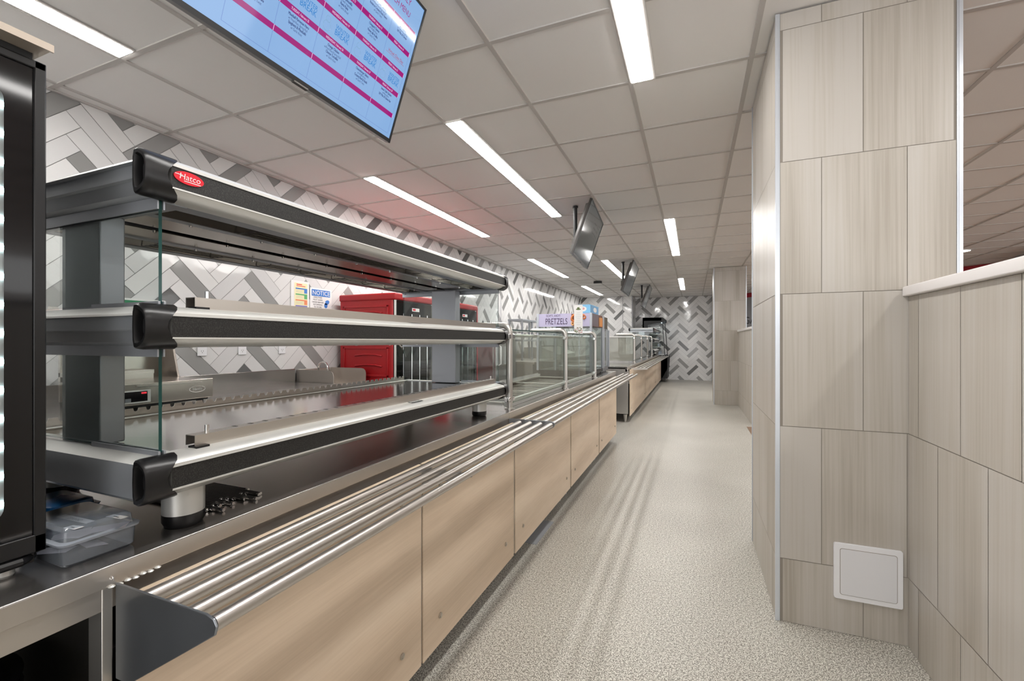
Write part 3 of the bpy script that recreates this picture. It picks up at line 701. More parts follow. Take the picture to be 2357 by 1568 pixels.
            for sg in (1, -1):
                for k in range(4):
                    ya = .80 + k * .37; m = M(); xg = XC_ + sg * .20
                    for dx in (-.022, 0, .022): m.tube([(xg + dx, ya, zb + .003), (xg + dx, ya + .20, zb + .003)], .0013, 6)
                    m.tube([(xg + .04, ya, zb + .006), (xg + .03, ya, zb + .001), (xg - .03, ya, zb + .001), (xg - .045, ya, zb + .006)], .0016, 6)
                    m.tube([(xg - .045, ya + .20, zb + .006), (xg - .03, ya + .20, zb + .001), (xg + .03, ya + .20, zb + .001), (xg + .035, ya + .26, zb + .002), (xg + .02, ya + .275, zb + .004)], .0016, 6)
                    m.build('wire_guard', DARKMET, under)
    # centre posts and glass end panes for both levels
    for (z0, z1) in ((1.031, 1.243), (1.324, 1.532)):
        for (ya, yb) in ((.553, .600), (2.105, 2.155)):
            M().box(-1.335, -1.185, ya, yb, z0, z1, 0).build('post', [BLUEMET], t, bevel=.003)
        for ya in (.545, 2.180):
            for (xa, xb_) in ((-1.575, -1.34), (-1.18, -.975)): pass
            g_ = M().pane(-1.575, -.968, ya, ya + .006, z0 + .006, z1, 0, 1).build('glass_pane', [GLASS, GEDGE], t, smooth=False)
            M().box(-1.19, -.962, ya - .004, ya, z0, z0 + .010).box(-1.19, -.962, ya + .006, ya + .010, z0, z0 + .010).box(-1.580, -.965, ya - .004, ya - .001, z1 - .018, z1 + .004).box(-1.580, -.965, ya + .007, ya + .010, z1 - .018, z1 + .004).build('glass_clip', BLUEMET, g_)
    # feet
    for (x, y) in ((-1.015, .620), (-1.040, 2.100), (-1.50, .620), (-1.50, 2.100)):
        f_ = M().lathe([(.0385, .088), (.0385, .027)], (x, y, WZ), 28).build('foot', ALUM, t)
        M().lathe([(.0385, .027), (.0385, .010), (.034, .001), (.030, 0)], (x, y, WZ), 28).build('foot_pad', BLACK, f_)
    # oval badge on the upper fascia
    bd = M(); n_ = 40; cy, cz, xx = .578, 1.5785, -.9285
    bd.add([(xx - .0005 * (k % 2 * 0), cy + .0285 * math.cos(2 * PI * k / n_), cz + .0125 * math.sin(2 * PI * k / n_)) for k in range(n_)] + [(xx - .002, cy + .0285 * math.cos(2 * PI * k / n_), cz + .0125 * math.sin(2 * PI * k / n_)) for k in range(n_)],
           [tuple(range(n_))] + [(k, (k + 1) % n_, n_ + (k + 1) % n_, n_ + k) for k in range(n_)], 0)
    bd.text('Hatco', (xx + .0004, cy - .0195, cz - .0040), (0, 1, 0), (0, .12, 1), .0165, 1)
    bd.box(xx, xx + .0004, cy - .010, cy + .022, cz - .0075, cz - .0062, 1).box(xx, xx + .0004, cy - .0265, cy - .012, cz + .0030, cz + .0042, 1)
    tag(bd.build('badge', [REDP, PAPER], t, norm=False), 'red oval badge with white lettering')
    return t
SHELF = steel('shelf_polished_steel', (0.42, 0.40, 0.38, 1), 0.12, (6, 3, 6), 0.0, 0.03)
HEATP = steel('heater_steel', (0.52, 0.475, 0.43, 1), 0.22, (900, 8, 900), 0.01, 0.03)
dA = make_display('large three-tier heated display with red oval badge on the near counter')
dC = dup(dA); dC.location = (-1.26, 13.0, WZ); dC['label'] = 'small distant three-tier heated display on the far counter'

# metal divider rods lying under the display
RE = [(-1.022, .797), (-1.019, .789), (-.999, .767), (-1.023, .762), (-1.021, .754), (-1.02, .733), (-1.037, .727), (-1.044, .749), (-1.001, .702), (-1.033, .714), (-1.025, .692), (-1.048, .783), (-1.077, .811), (-1.053, .723), (-1.057, .744), (-1.035, .679), (-1.05, .671), (-1.06, .772), (-1.07, .735), (-1.045, .705)]
rod0 = None
for k, (x, y) in enumerate(sorted(RE, key=lambda q: q[1])):
    y2 = .672 + k * .0074
    if rod0 is None:
        rod0 = thing('divider_rod', 'x', 'rod', (x, y2, WZ + .0045))
        M().cyl((x - .42, y2, WZ + .0045), (x, y2, WZ + .0045), .0033, 10).build('shaft', BLACKROD if 'BLACKROD' in globals() else DARKMET, rod0)
        M().cyl((x - .001, y2, WZ + .0045), (x + .006, y2, WZ + .0045), .0038, 12).build('end_tip', CHROME, rod0)
        r = rod0
    else:
        r = dup(rod0); r.location = (x, y2, WZ + .0045)
    r['label'] = 'thin dark metal divider rod in the bundle lying under the display by its front foot'; r['group'] = 'divider rods under the display'

# ------------------------------------------------------------------ black display case at the left edge
t = thing('display_case', 'tall black glass-fronted display case at the left edge of the picture', 'display case', (-1.35, .1, WZ))
X1 = -1.030; c0, c1 = -.45, .407; z0, z1 = .898, 1.731
m = M().box(-1.66, X1 - .012, c0, c0 + .02, z0, z1).box(-1.66, X1 - .012, c1 - .014, c1, z0, z1).box(-1.66, X1 - .012, c0, c1, z1 - .02, z1).box(-1.66, X1 - .012, c0, c1, z0, z0 + .03).box(-1.66, -1.64, c0, c1, z0, z1)
m.build('body', BLACK, t, bevel=.002)
fr = M(); fr.box(X1 - .012, X1, c1 - .016, c1, z0, z1).box(X1 - .012, X1, c0, c0 + .016, z0, z1).box(X1 - .012, X1, c0, c1, z1 - .014, z1).box(X1 - .012, X1, c0, c1, z0, z0 + .030)
door = fr.build('door', BLACK, t, bevel=.002)
# glass panel with a black printed border around a rounded window
wy0, wy1, wz0, wz1 = c0 + .06, .3570, .965, 1.668
win = rrect(wy0, wy1, wz0, wz1, .02, 6); outr = []
m = M(); xg = X1 - .004
K = len(win); big = [(min(max(u, wy0 + .02), wy1 - .02), min(max(v, wz0 + .02), wz1 - .02)) for u, v in win]
outp = []
for (u, v), (cu, cv) in zip(win, big):
    ou = c1 - .016 if cu > (wy0 + wy1) / 2 else c0 + .016; ov = z1 - .014 if cv > (wz0 + wz1) / 2 else z0 + .030
    a_ = math.atan2(v - cv, u - cu) % (2 * PI); q = a_ % (PI / 2) if True else 0
    outp.append((ou, ov))
for k in range(K):
    q = (k + 1) % K; a_, b_ = win[k], win[q]; p_, r_ = outp[k], outp[q]
    if p_ == r_: m.add([(xg, *a_), (xg, *b_), (xg, *p_)], [(0, 1, 2)], 0)
    else: m.add([(xg, *a_), (xg, *b_), (xg, *r_), (xg, *p_)], [(0, 1, 2, 3)], 0)
m.build('black_border', BLACKG, door, norm=False)
M().add([(xg - .002, u, v) for u, v in win], [tuple(range(K))]).build('window', GLASS, door, norm=False)
M().box(-1.63, -1.05, c0 + .03, c1 - .02, z0 + .05, z0 + .055).box(-1.63, -1.06, c0 + .03, c1 - .02, 1.2, 1.205).box(-1.638, -1.632, c0 + .03, c1 - .02, z0 + .04, z1 - .03).box(-1.63, -1.06, c1 - .022, c1 - .016, z0 + .05, z1 - .03).build('lining', FRIDGEIN, t)
m = M()
for k in range(15): m.box(-1.0465, -1.0425, .3565, .3605, .985 + k * .0467, .992 + k * .0467)
ls = M().box(-1.0520, -1.0465, .352, .364, .96, 1.67).build('led_rail', WHITE, t); m.build('led_points', LEDM, ls)
M().box(-1.66, X1 + .030, c0, c1 - .006, z1 + .012, z1 + .022).box(X1 + .030, X1 + .034, c0, c1 - .004, z1 + .010, z1 + .022).build('roof_trim', mat('beige_trim', (0.50, 0.43, 0.36, 1), .35, .3), t)
M().box(-1.64, X1 - .005, c0 + .02, c1 - .016, z1, z1 + .012).build('roof_gasket', BLACKM, t)
m = M().tube([(X1 - .004, c0, .889), (X1 - .004, c1 - .03, .889), (X1 - .02, c1 - .012, .889)], .008, 10); m.box(-1.65, X1 - .01, c0 + .01, c1 - .012, .880, .900); m.build('base_rail', BLACK, t)
for (x, y) in ((-1.055, .365), (-1.055, -.35), (-1.6, .365), (-1.6, -.35)): M().lathe([(.012, .018), (.012, .004), (.009, 0)], (x, y, WZ), 12).build('foot', ALUM, t)

# plastic boxes beside the case
def tub(name, label, cat, x0, x1, y0, y1, z, h, body, rim, yaw=0):
    t = thing(name, label, cat, ((x0 + x1) / 2, (y0 + y1) / 2, z)); m = M()
    lv = [(0, .004), (.004, 0), (h * .62, -.002)]
    def ring(zz, ins): return [(u, v, z + zz) for u, v in rrect(x0 + ins, x1 - ins, y0 + ins, y1 - ins, .014)]
    rs = [ring(.0, .006), ring(.006, .001), ring(h * .6, -.001)]; n_ = len(rs[0])
    vs = [v for r in rs for v in r]; fs = [(r * n_ + i, r * n_ + (i + 1) % n_, (r + 1) * n_ + (i + 1) % n_, (r + 1) * n_ + i) for r in range(2) for i in range(n_)] + [tuple(range(n_))]
    m.add(vs, fs); m.build('tray', body, t)
    m = M(); rs = [ring(h * .6, -.005), ring(h * .66, -.006), ring(h * .68, .002), ring(h * .93, .004), ring(h, .010)]; vs = [v for r in rs for v in r]
    fs = [(r * n_ + i, r * n_ + (i + 1) % n_, (r + 1) * n_ + (i + 1) % n_, (r + 1) * n_ + i) for r in range(2, 4) for i in range(n_)] + [tuple(4 * n_ + i for i in range(n_))]
    m.add(vs, fs, 0); fs = [(r * n_ + i, r * n_ + (i + 1) % n_, (r + 1) * n_ + (i + 1) % n_, (r + 1) * n_ + i) for r in range(0, 2) for i in range(n_)]
    m.add(vs, fs, 1); m.build('lid', [body, rim], t)
    return t
bx = tub('storage_box', 'clear lidded plastic box of paper labels beside the black display case', 'box', -1.150, -.990, .412, .522, WZ, .066, CLEARP, CLEARR)
LBL = [(-1.095, .445, .09, .014, 'ORANGE'), (-1.020, .424, .027, .014, ''), (-1.014, .482, .040, .013, '')]
for k, (x, y, wd_, hh, s_) in enumerate(LBL):
    m = M(); zt = WZ + .0645 - k * .0004; m.add([(x, y, zt), (x + wd_, y + .004, zt), (x + wd_, y + .004 + hh, zt), (x, y + hh, zt)], [(0, 1, 2, 3)], 0)
    if s_: m.text(s_, (x + wd_ * .75, y + hh * .85, zt + .0004), (-1, -.04, 0), (0, -1, 0), hh * .75, 1)
    else: m.add([(x + wd_ * a_, y + hh * b_, zt + .0004) for a_, b_ in ((.3, .45), (.7, .45), (.7, .62), (.3, .62))], [(0, 1, 2, 3)], 1)
    m.build('paper_label', [PAPER, INK], bx, norm=False)
m = M()
for k, (x, y, zz, a_) in enumerate(((-1.07, .435, .006, .3), (-1.03, .47, .010, -.4), (-1.10, .47, .016, .8), (-1.05, .45, .030, .1), (-1.02, .49, .034, .6))):
    ca_, sa_ = math.cos(a_), math.sin(a_)
    m.add([(x + ca_ * u - sa_ * v, y + sa_ * u * .6 + ca_ * v * .6, WZ + zz + .012 * (u > 0)) for u, v in ((-.04, -.022), (.04, -.022), (.04, .022), (-.04, .022))], [(0, 1, 2, 3)], 0)
tag(m.build('paper_slips', mat('grey_slips', (0.45, 0.42, 0.45, 1), .6), bx, norm=False), kind='stuff')
tub('storage_box', 'small dark blue plastic box behind the clear box, under the display', 'box', -1.37, -1.235, .49, .575, WZ, .045, BLUEBIN, BLUEBIN)

# ------------------------------------------------------------------ glass food guard of the middle counter
def guard(label, xf, ys_, zt, xback, r=.0175, end=True):
    t = thing('glass_guard', label, 'food guard', (xf, ys_[0], WZ))
    for k, y in enumerate(ys_):
        R = .045; path = [(xf, y, WZ), (xf, y, zt - R)] + [(xf - R + R * math.cos(a), y, zt - R + R * math.sin(a)) for a in [PI / 2 * q / 6 for q in range(1, 7)]] + [(xback, y, zt)]
        po = M().tube(path, r, 14).build('post', STEELV, t)
        M().cyl((xf, y, WZ), (xf, y, WZ + .006), r * 1.7, 18).build('flange', STEELV, po)
        for z in (WZ + .055, zt - .065):
            M().box(xf - .014, xf + .014, y - r - .03, y + r + .03, z - .014, z + .014).build('clamp', CHROME, po, bevel=.003)
    for a, b_ in zip(ys_[:-1], ys_[1:]):
        M().pane(xf - .004, xf + .004, a + .035, b_ - .035, WZ + .030, zt - .05, 0, 1).build('front_pane', [GLASSB, GEDGE], t, smooth=False)
        M().pane(xback + .03, xf - .045, a + .01, b_ - .005, zt - .028, zt - .019, 0, 1).build('top_pane', [GLASS, GEDGE], t, smooth=False)
        M().cyl((xback + .05, a + .03, zt - .05), (xback + .05, b_ - .03, zt - .05), .012, 10).build('back_bar', ALUM, t)
    return t
g1 = guard('glass food guard on three steel posts over the middle counter', -.985, [2.385, 3.60, 4.800], 1.350, -1.28)
M().pane(-1.50, -1.005, 2.378, 2.386, WZ + .04, 1.30, 0, 1).build('end_pane', [GLASS, GEDGE], g1, smooth=False)
M().box(-1.03, -1.005, 2.43, 4.74, WZ, WZ + .045).box(-1.07, -1.035, 2.5, 4.70, WZ, WZ + .02).build('sill', GUARDS if 'GUARDS' in globals() else ALUM, g1, bevel=.002)
g2 = guard('glass food guard on four steel posts over the far counter', -1.0, [8.43, 9.62, 10.95, 12.10], 1.385, -1.33, .02)
M().pane(-1.70, -1.02, 8.425, 8.435, WZ + .03, 1.335, 0, 1).build('end_pane', [glassy('reflective_end_glass', (0.80, 0.82, 0.76, 1), 1.6, base=(0.45, 0.44, 0.39, 1), basew=0.45), GEDGE], g2, smooth=False)
M().box(-1.70, -1.02, 8.41, 8.45, 1.335, 1.355).build('end_bar', ALUM, g2)

# ------------------------------------------------------------------ pretzel case, second case, card and carton on the middle counter
t = thing('pretzel_case', 'glass warming case with a lilac SOFT, HOT PRETZELS sign', 'warming case', (-1.34, 5.2, WZ))
x0, x1, y0, y1, zs0, zs1 = -1.655, -1.040, 4.86, 5.52, 1.424, 1.570
m = M().box(x0, x1, y0, y1, WZ + .02, WZ + .065).box(x0 + .02, x1 - .02, y0 + .02, y1 - .02, WZ, WZ + .02); m.build('base', BLACK, t, bevel=.004)
for (x, y) in ((x0, y0), (x1, y0), (x0, y1), (x1, y1)): M().box(x - .013, x + .013, y - .013, y + .013, WZ + .06, zs1 + .004).build('corner_post', BLUEMET, t, bevel=.003)
for (a, b_, c_, d_) in ((x0 + .015, x1 - .015, y0, y0 + .004), (x0 + .015, x1 - .015, y1 - .004, y1)): M().pane(a, b_, c_, d_, WZ + .065, zs0, 0, 1).build('glass_pane', [GLASS, GEDGE], t, smooth=False)
for x in (x0, x1 - .004): M().pane(x, x + .004, y0 + .015, y1 - .015, WZ + .065, zs0, 0, 1).build('glass_pane', [GLASS, GEDGE], t, smooth=False)
M().box(x0 + .2, x0 + .212, y0 + .01, y0 + .02, WZ + .06, zs0).build('door_stile', BLUEMET, t)
sg = M().box(x0 + .012, x1 - .012, y0 - .004, y0 + .01, zs0, zs1, 0)
ysg = y0 - .0055
sg.text('SOFT, HOT', (x0 + .10, ysg, zs0 + .112), (1, 0, 0), (0, 0, 1), .034, 1)
sg.text('PRETZELS', (x0 + .09, ysg, zs0 + .026), (1, 0, 0), (0, 0, 1), .098, 1, sx=.62)
# baked pretzel picture built as curled ropes on the sign
def knot(cx, cz, s_, mi):
    pts = []
    for k in range(41):
        a = -2.3 + 4.6 * k / 40; pts.append((cx + s_ * .9 * math.sin(a) * (1.0 if abs(a) < 1.9 else .8), ysg - .002, cz + s_ * (.75 * math.cos(a))))
    sg.tube(pts, s_ * .20, 8, mi); sg.tube([(cx - s_ * .55, ysg - .003, cz - s_ * .55), (cx, ysg - .004, cz), (cx + s_ * .35, ysg - .003, cz + s_ * .5)], s_ * .17, 8, mi)
    sg.tube([(cx + s_ * .55, ysg - .003, cz - s_ * .55), (cx, ysg - .005, cz), (cx - s_ * .35, ysg - .003, cz + s_ * .5)], s_ * .17, 8, mi)
sg.add([(x0 + .405, ysg, zs0 + .004), (x0 + .50, ysg, zs0 + .004), (x0 + .50, ysg, zs1 - .004), (x0 + .395, ysg, zs1 - .004)], [(0, 1, 2, 3)], 3)
knot(x0 + .455, zs0 + .085, .062, 2); knot(x0 + .43, zs0 + .03, .035, 4); knot(x1 - .095, zs0 + .10, .04, 2)
sg.add([(x1 - .068, ysg, zs0 + .02), (x1 - .014, ysg, zs0 + .02), (x1 - .014, ysg, zs1 - .01), (x1 - .068, ysg, zs1 - .01)], [(0, 1, 2, 3)], 0)
tag(sg.build('sign', [LILAC, PURPLE, PRETZ, PRETZD, PRETZL], t, norm=False), 'lilac sign reading SOFT, HOT PRETZELS with a pretzel picture')
s2 = M().box(x1 - .01, x1 + .004, y0 + .014, y1 - .014, zs0, zs1, 0)
xq = x1 + .0055
s2.add([(xq, y0 + .02, zs0 + .005), (xq, y0 + .40, zs0 + .005), (xq, y0 + .40, zs1 - .005), (xq, y0 + .02, zs1 - .005)], [(0, 1, 2, 3)], 1)
for k in range(6): s2.tube([(xq + .001, y0 + .45 + k * .027, zs0 + .01), (xq + .002, y0 + .445 + k * .027, zs1 - .03)], .011, 8, 2 if k % 2 else 3)
tag(s2.build('side_sign', [PRETZD, mat('dusky_print', (0.16, 0.13, 0.15, 1), .4), PRETZ, PRETZL], t, norm=False), 'side sign with brown pretzel sticks')
M().box(x0, x1, y0, y1, zs1 - .01, zs1).build('roof', BLUEMET, t)
for z in (1.02, 1.20): M().box(x0 + .03, x1 - .03, y0 + .03, y1 - .03, z, z + .004).build('shelf', DARKMET, t)
t = thing('warming_case', 'narrow glass warming case with a plain brown top panel behind the pretzel case', 'warming case', (-1.34, 5.75, WZ))
y0, y1 = 5.56, 5.93
M().box(x0, x1, y0, y1, WZ + .02, WZ + .075).box(x0 + .02, x1 - .02, y0 + .02, y1 - .02, WZ, WZ + .02).build('base', STEELD, t, bevel=.004)
for (x, y) in ((x0, y0), (x1, y0), (x0, y1), (x1, y1)): M().box(x - .016, x + .016, y - .016, y + .016, WZ + .06, zs1 + .004 if y == y0 else 1.405).build('corner_post', BLUEMET, t, bevel=.003)
M().box(x1 - .012, x1, y0 + .014, y1 - .05, zs0 - .005, zs1 - .005).box(x0, x1 - .012, y0 + .012, y0 + .02, zs0, zs1).box(x0, x1, y0, y1 - .05, zs1 - .012, zs1 - .004).build('top_panel', BROWNPANEL, t, bevel=.002)
for x in (x0, x1 - .004): M().pane(x, x + .004, y0 + .02, y1 - .02, WZ + .075, zs0, 0, 1).build('glass_pane', [GLASS, GEDGE], t, smooth=False)
M().box(x1 - .002, x1 + .006, y0 + .06, y0 + .085, WZ + .08, zs0 - .01).box(x1 - .002, x1 + .006, y1 - .12, y1 - .07, WZ + .08, zs0 - .01).build('door_frame', BLUEMET, t)
m = M().box(-1.138, -1.048, 4.498, 4.502, 1.332, 1.632, 0); yy = 4.4972
for k, (u, v, q) in enumerate([(random.uniform(-1.132, -1.054), random.uniform(1.34, 1.40), random.choice((2, 3))) for _ in range(26)]): m.disc((u, yy - k * .00005, v), (1, random.uniform(-.0, .0), random.uniform(-1, 1)), (random.uniform(-1, 1) * .3, 0, 1), .010, .004, 8, q)
m.disc((-1.093, yy, 1.601), (1, 0, 0), (0, 0, 1), .014, .008, 12, 1); m.disc((-1.093, yy, 1.588), (1, 0, 0), (0, 0, 1), .026, .008, 16, 3)
for k in range(7): m.add([(-1.093 + a_ * (.018 + .006 * (k % 3)), yy, 1.55 - k * .020 + b_) for a_, b_ in ((-1, 0), (1, 0), (1, .0022), (-1, .0022))], [(0, 1, 2, 3)], 4)
tag(m.build('menu_card', [PAPER, LEAF, PINKP, LEAF, mat('faint_print', (.45, .45, .44, 1), .6)], None, norm=False), 'narrow upright menu card with flowers along its foot, standing before the pretzel sign', 'card')
t = thing('carton', 'light blue carton with a white oval on top of the pretzel case', 'carton', (-1.1, 5.15, 1.571))
m = M().box(-1.19, -1.055, 4.90, 5.36, 1.5745, 1.664, 0); yb = 4.8985
m.disc((-1.135, yb, 1.620), (1, 0, 0), (0, 0, 1), .038, .028, 24, 1); m.disc((-1.133, yb - .0004, 1.623), (1, 0, 0), (0, 0, 1), .014, .012, 16, 2)
m.add([(-1.0545, 4.905, 1.578), (-1.0545, 5.355, 1.578), (-1.0545, 5.355, 1.660), (-1.0545, 4.905, 1.660)], [(0, 1, 2, 3)], 3); m.disc((-1.054, 5.15, 1.619), (0, 1, 0), (0, 0, 1), .09, .028, 20, 1)
m.build('box_body', [SKYB, PAPER, PINKP, SKYB2], t, norm=False); M().box(-1.192, -1.053, 4.898, 5.362, 1.662, 1.668).build('flap', SKYB, t)

# ------------------------------------------------------------------ black open-front cooler against the back wall
t = thing('display_cooler', 'black open-front drinks cooler with a lit glass side against the back wall', 'cooler', (-1.1, 14.9, 0))
ya, yb = 14.42, 15.45
side = [(-1.46, .10), (-.93, .10), (-.93, .16), (-.70, .50), (-.70, .78), (-.76, .82), (-1.05, .84), (-1.05, .9), (-1.22, .95), (-1.22, 1.80), (-.86, 1.86), (-.80, 1.90), (-.80, 1.96), (-.86, 2.005), (-1.46, 2.005)]
side = [(-1.46, .10), (-.90, .10), (-.72, .42), (-.70, .78), (-.80, .83), (-1.10, .84), (-1.30, .90), (-1.30, 1.78), (-.90, 1.84), (-.80, 1.87), (-.80, 1.95), (-.86, 2.0), (-1.46, 2.0)]
M().prism(side, 'Y', ya, ya + .03).prism(side, 'Y', yb - .03, yb).box(-1.46, -1.42, ya, yb, .10, 2.0).box(-1.42, -.9, ya, yb, 1.90, 2.0).box(-1.42, -.73, ya, yb, .12, .80).build('cabinet', BLACKM, t, smooth=False)
M().add([(-1.30, ya + .01, .86), (-.80, ya + .01, .84), (-.86, ya + .01, 1.86), (-1.30, ya + .01, 1.80)], [(0, 1, 2, 3)]).build('side_glass', GLASS, t, norm=False)
m = M()
m.tube([(-.80, ya + .004, .80), (-.875, ya + .004, 1.88)], .011, 8).build('front_frame', BLACK, t)
M().tube([(-.735, ya + .3, .80), (-.815, ya + .3, 1.88)], .011, 8).build('front_frame', BLACK, t)
M().box(-1.42, -.80, ya + .04, yb - .04, .84, .86).box(-1.415, -1.405, ya + .04, yb - .04, .86, 1.88).build('lining', WHITE, t)
for k, z in enumerate((1.08, 1.28, 1.48, 1.68)):
    M().box(-1.40, -.90 - k * .02, ya + .05, yb - .05, z, z + .012).box(-.90 - k * .02, -.885 - k * .02, ya + .05, yb - .05, z - .01, z + .03).build('shelf', ALUM, t)
M().box(-.95, -.92, ya + .05, yb - .05, 1.86, 1.875).build('led_bar', LEDS, t)
for k in range(4):
    for q in range(7):
        z = (0.86, 1.092, 1.292, 1.492)[k]
        b0_ = bpy.data.objects.get('cup_proto')
        if k == 0 and q == 0:
            cup = thing('cup', 'x', 'cup', (-.97, ya + .11, z))
            M().lathe([(.028, 0), (.036, .085), (.037, .087)], (-.97, ya + .11, z), 12).build('cup_body', CLEARR, cup); M().lathe([(.039, .087), (.036, .096), (.02, .104)], (-.97, ya + .11, z), 12).build('lid', CLEARR, cup); c_ = cup
        else: c_ = dup(cup)
        c_.location = (-.97 - k * .025, ya + .11 + q * .125, z)
        c_['label'] = 'clear lidded cup on a shelf of the black cooler'; c_['group'] = 'cups in the black cooler'
M().box(-1.44, -.95, ya + .03, yb - .03, 0, .10).build('plinth', BLACKM, t)

# ------------------------------------------------------------------ kitchen behind the counters
t = thing('back_counter', 'long stainless back counter with upstand against the herringbone wall', 'counter', (-3.1, 1.3, 0))
M().box(-3.46, -2.62, -1.2, 3.10, .845, .875).box(-3.475, -3.46, -1.2, 3.10, .845, 1.000).build('worktop', TOP, t, bevel=.002)
M().box(-3.44, -2.66, -1.2, 3.08, .14, .845).build('cabinet', STEELV, t, bevel=.002)
M().box(-2.66, -2.655, .2, 1.1, .2, .80).build('door', STEELV, t, bevel=.002)
for y in (-1.0, 1.2, 2.95): M().cyl((-2.72, y, 0), (-2.72, y, .14), .02, 12).build('leg', STEELV, t)
t = thing('holding_station', 'low stainless heated holding station with a tall back hood on the back counter', 'food warmer', (-3.1, 1.65, .875))
hx = -2.83; ya, yb = 1.385, 1.905
M().box(-3.38, hx, ya, yb, .905, 1.022).build('base', HEATP, t, bevel=.002)
M().box(-3.35, hx - .02, ya + .02, yb - .02, .893, .905).build('skirt', BLACKM, t)
for y in (ya + .05, yb - .05):
    M().cyl((hx - .05, y, .875), (hx - .05, y, .893), .02, 12).build('foot', BLACK, t)
M().box(hx - .004, hx + .004, ya + .10, yb - .07, 1.004, 1.008).box(hx, hx + .012, ya + .10, yb - .10, 1.008, 1.013).build('rim_lip', STEEL, t)
M().box(-3.25, -3.22, ya, yb - .12, 1.022, 1.06).box(-3.38, -3.25, ya, yb - .10, 1.05, 1.075).build('ledge', STEEL, t, bevel=.001)
M().box(-3.38, -3.36, ya, yb, 1.022, 1.245).prism([(-3.36, 1.022), (-3.16, 1.022), (-3.22, 1.245), (-3.36, 1.245)], 'Y', yb - .012, yb).box(-3.36, -3.24, ya, yb, 1.235, 1.245).build('hood', HEATP, t, bevel=.001)
cp = M().box(hx, hx + .004, 1.405, 1.552, .917, .987, 1).box(hx + .004, hx + .006, 1.425, 1.535, .925, .980, 0).box(hx + .006, hx + .008, 1.428, 1.455, .925, .945, 2)
cpo = cp.build('control_panel', [BLACKG, ALUM, STEELD], t)
M().box(hx + .006, hx + .007, 1.505, 1.530, .966, .975).build('indicator', REDLED, cpo)
lg = M(); lg.tube([(hx + .002, 1.808 + .047 * math.cos(a / 24 * 2 * PI), .963 + .018 * math.sin(a / 24 * 2 * PI)) for a in range(25)], .0014, 5, cap=False)
lg.text('Hatco', (hx + .002, 1.776, .956), (0, 1, 0), (0, .1, 1), .024, 0); tag(lg.build('badge', ALUM, t, norm=False), 'stamped oval badge')
# hand sink
t = thing('hand_sink', 'stainless hand sink with rounded side splashes beside the red cabinet', 'sink', (-3.2, 3.45, .7))
def splash(y):
    pr = [(-3.47, .80), (-3.02, .80), (-3.02, .945), (-3.03, .97), (-3.05, .985), (-3.08, .99), (-3.47, .99)]
    M().prism(pr, 'Y', y, y + .004).build('side_splash', STEEL, t)
splash(3.125); splash(3.555)
M().box(-3.47, -3.02, 3.125, 3.559, .80, .83).box(-3.475, -3.465, 3.125, 3.559, .80, .99).box(-3.03, -3.02, 3.129, 3.555, .74, .835).box(-3.45, -3.05, 3.15, 3.54, .68, .69).build('bowl', STEEL, t, bevel=.002)
M().tube([(-3.42, 3.34, .83), (-3.42, 3.34, 1.00)] + [(-3.36 + .06 * math.cos(a), 3.34, 1.00 + .055 * math.sin(a)) for a in [PI - PI * q / 8 for q in range(9)]] + [(-3.30, 3.34, .97)], .010, 10).build('faucet', CHROME, t)
M().box(-3.45, -3.10, 3.16, 3.53, 0, .68).build('pedestal', STEELV, t)

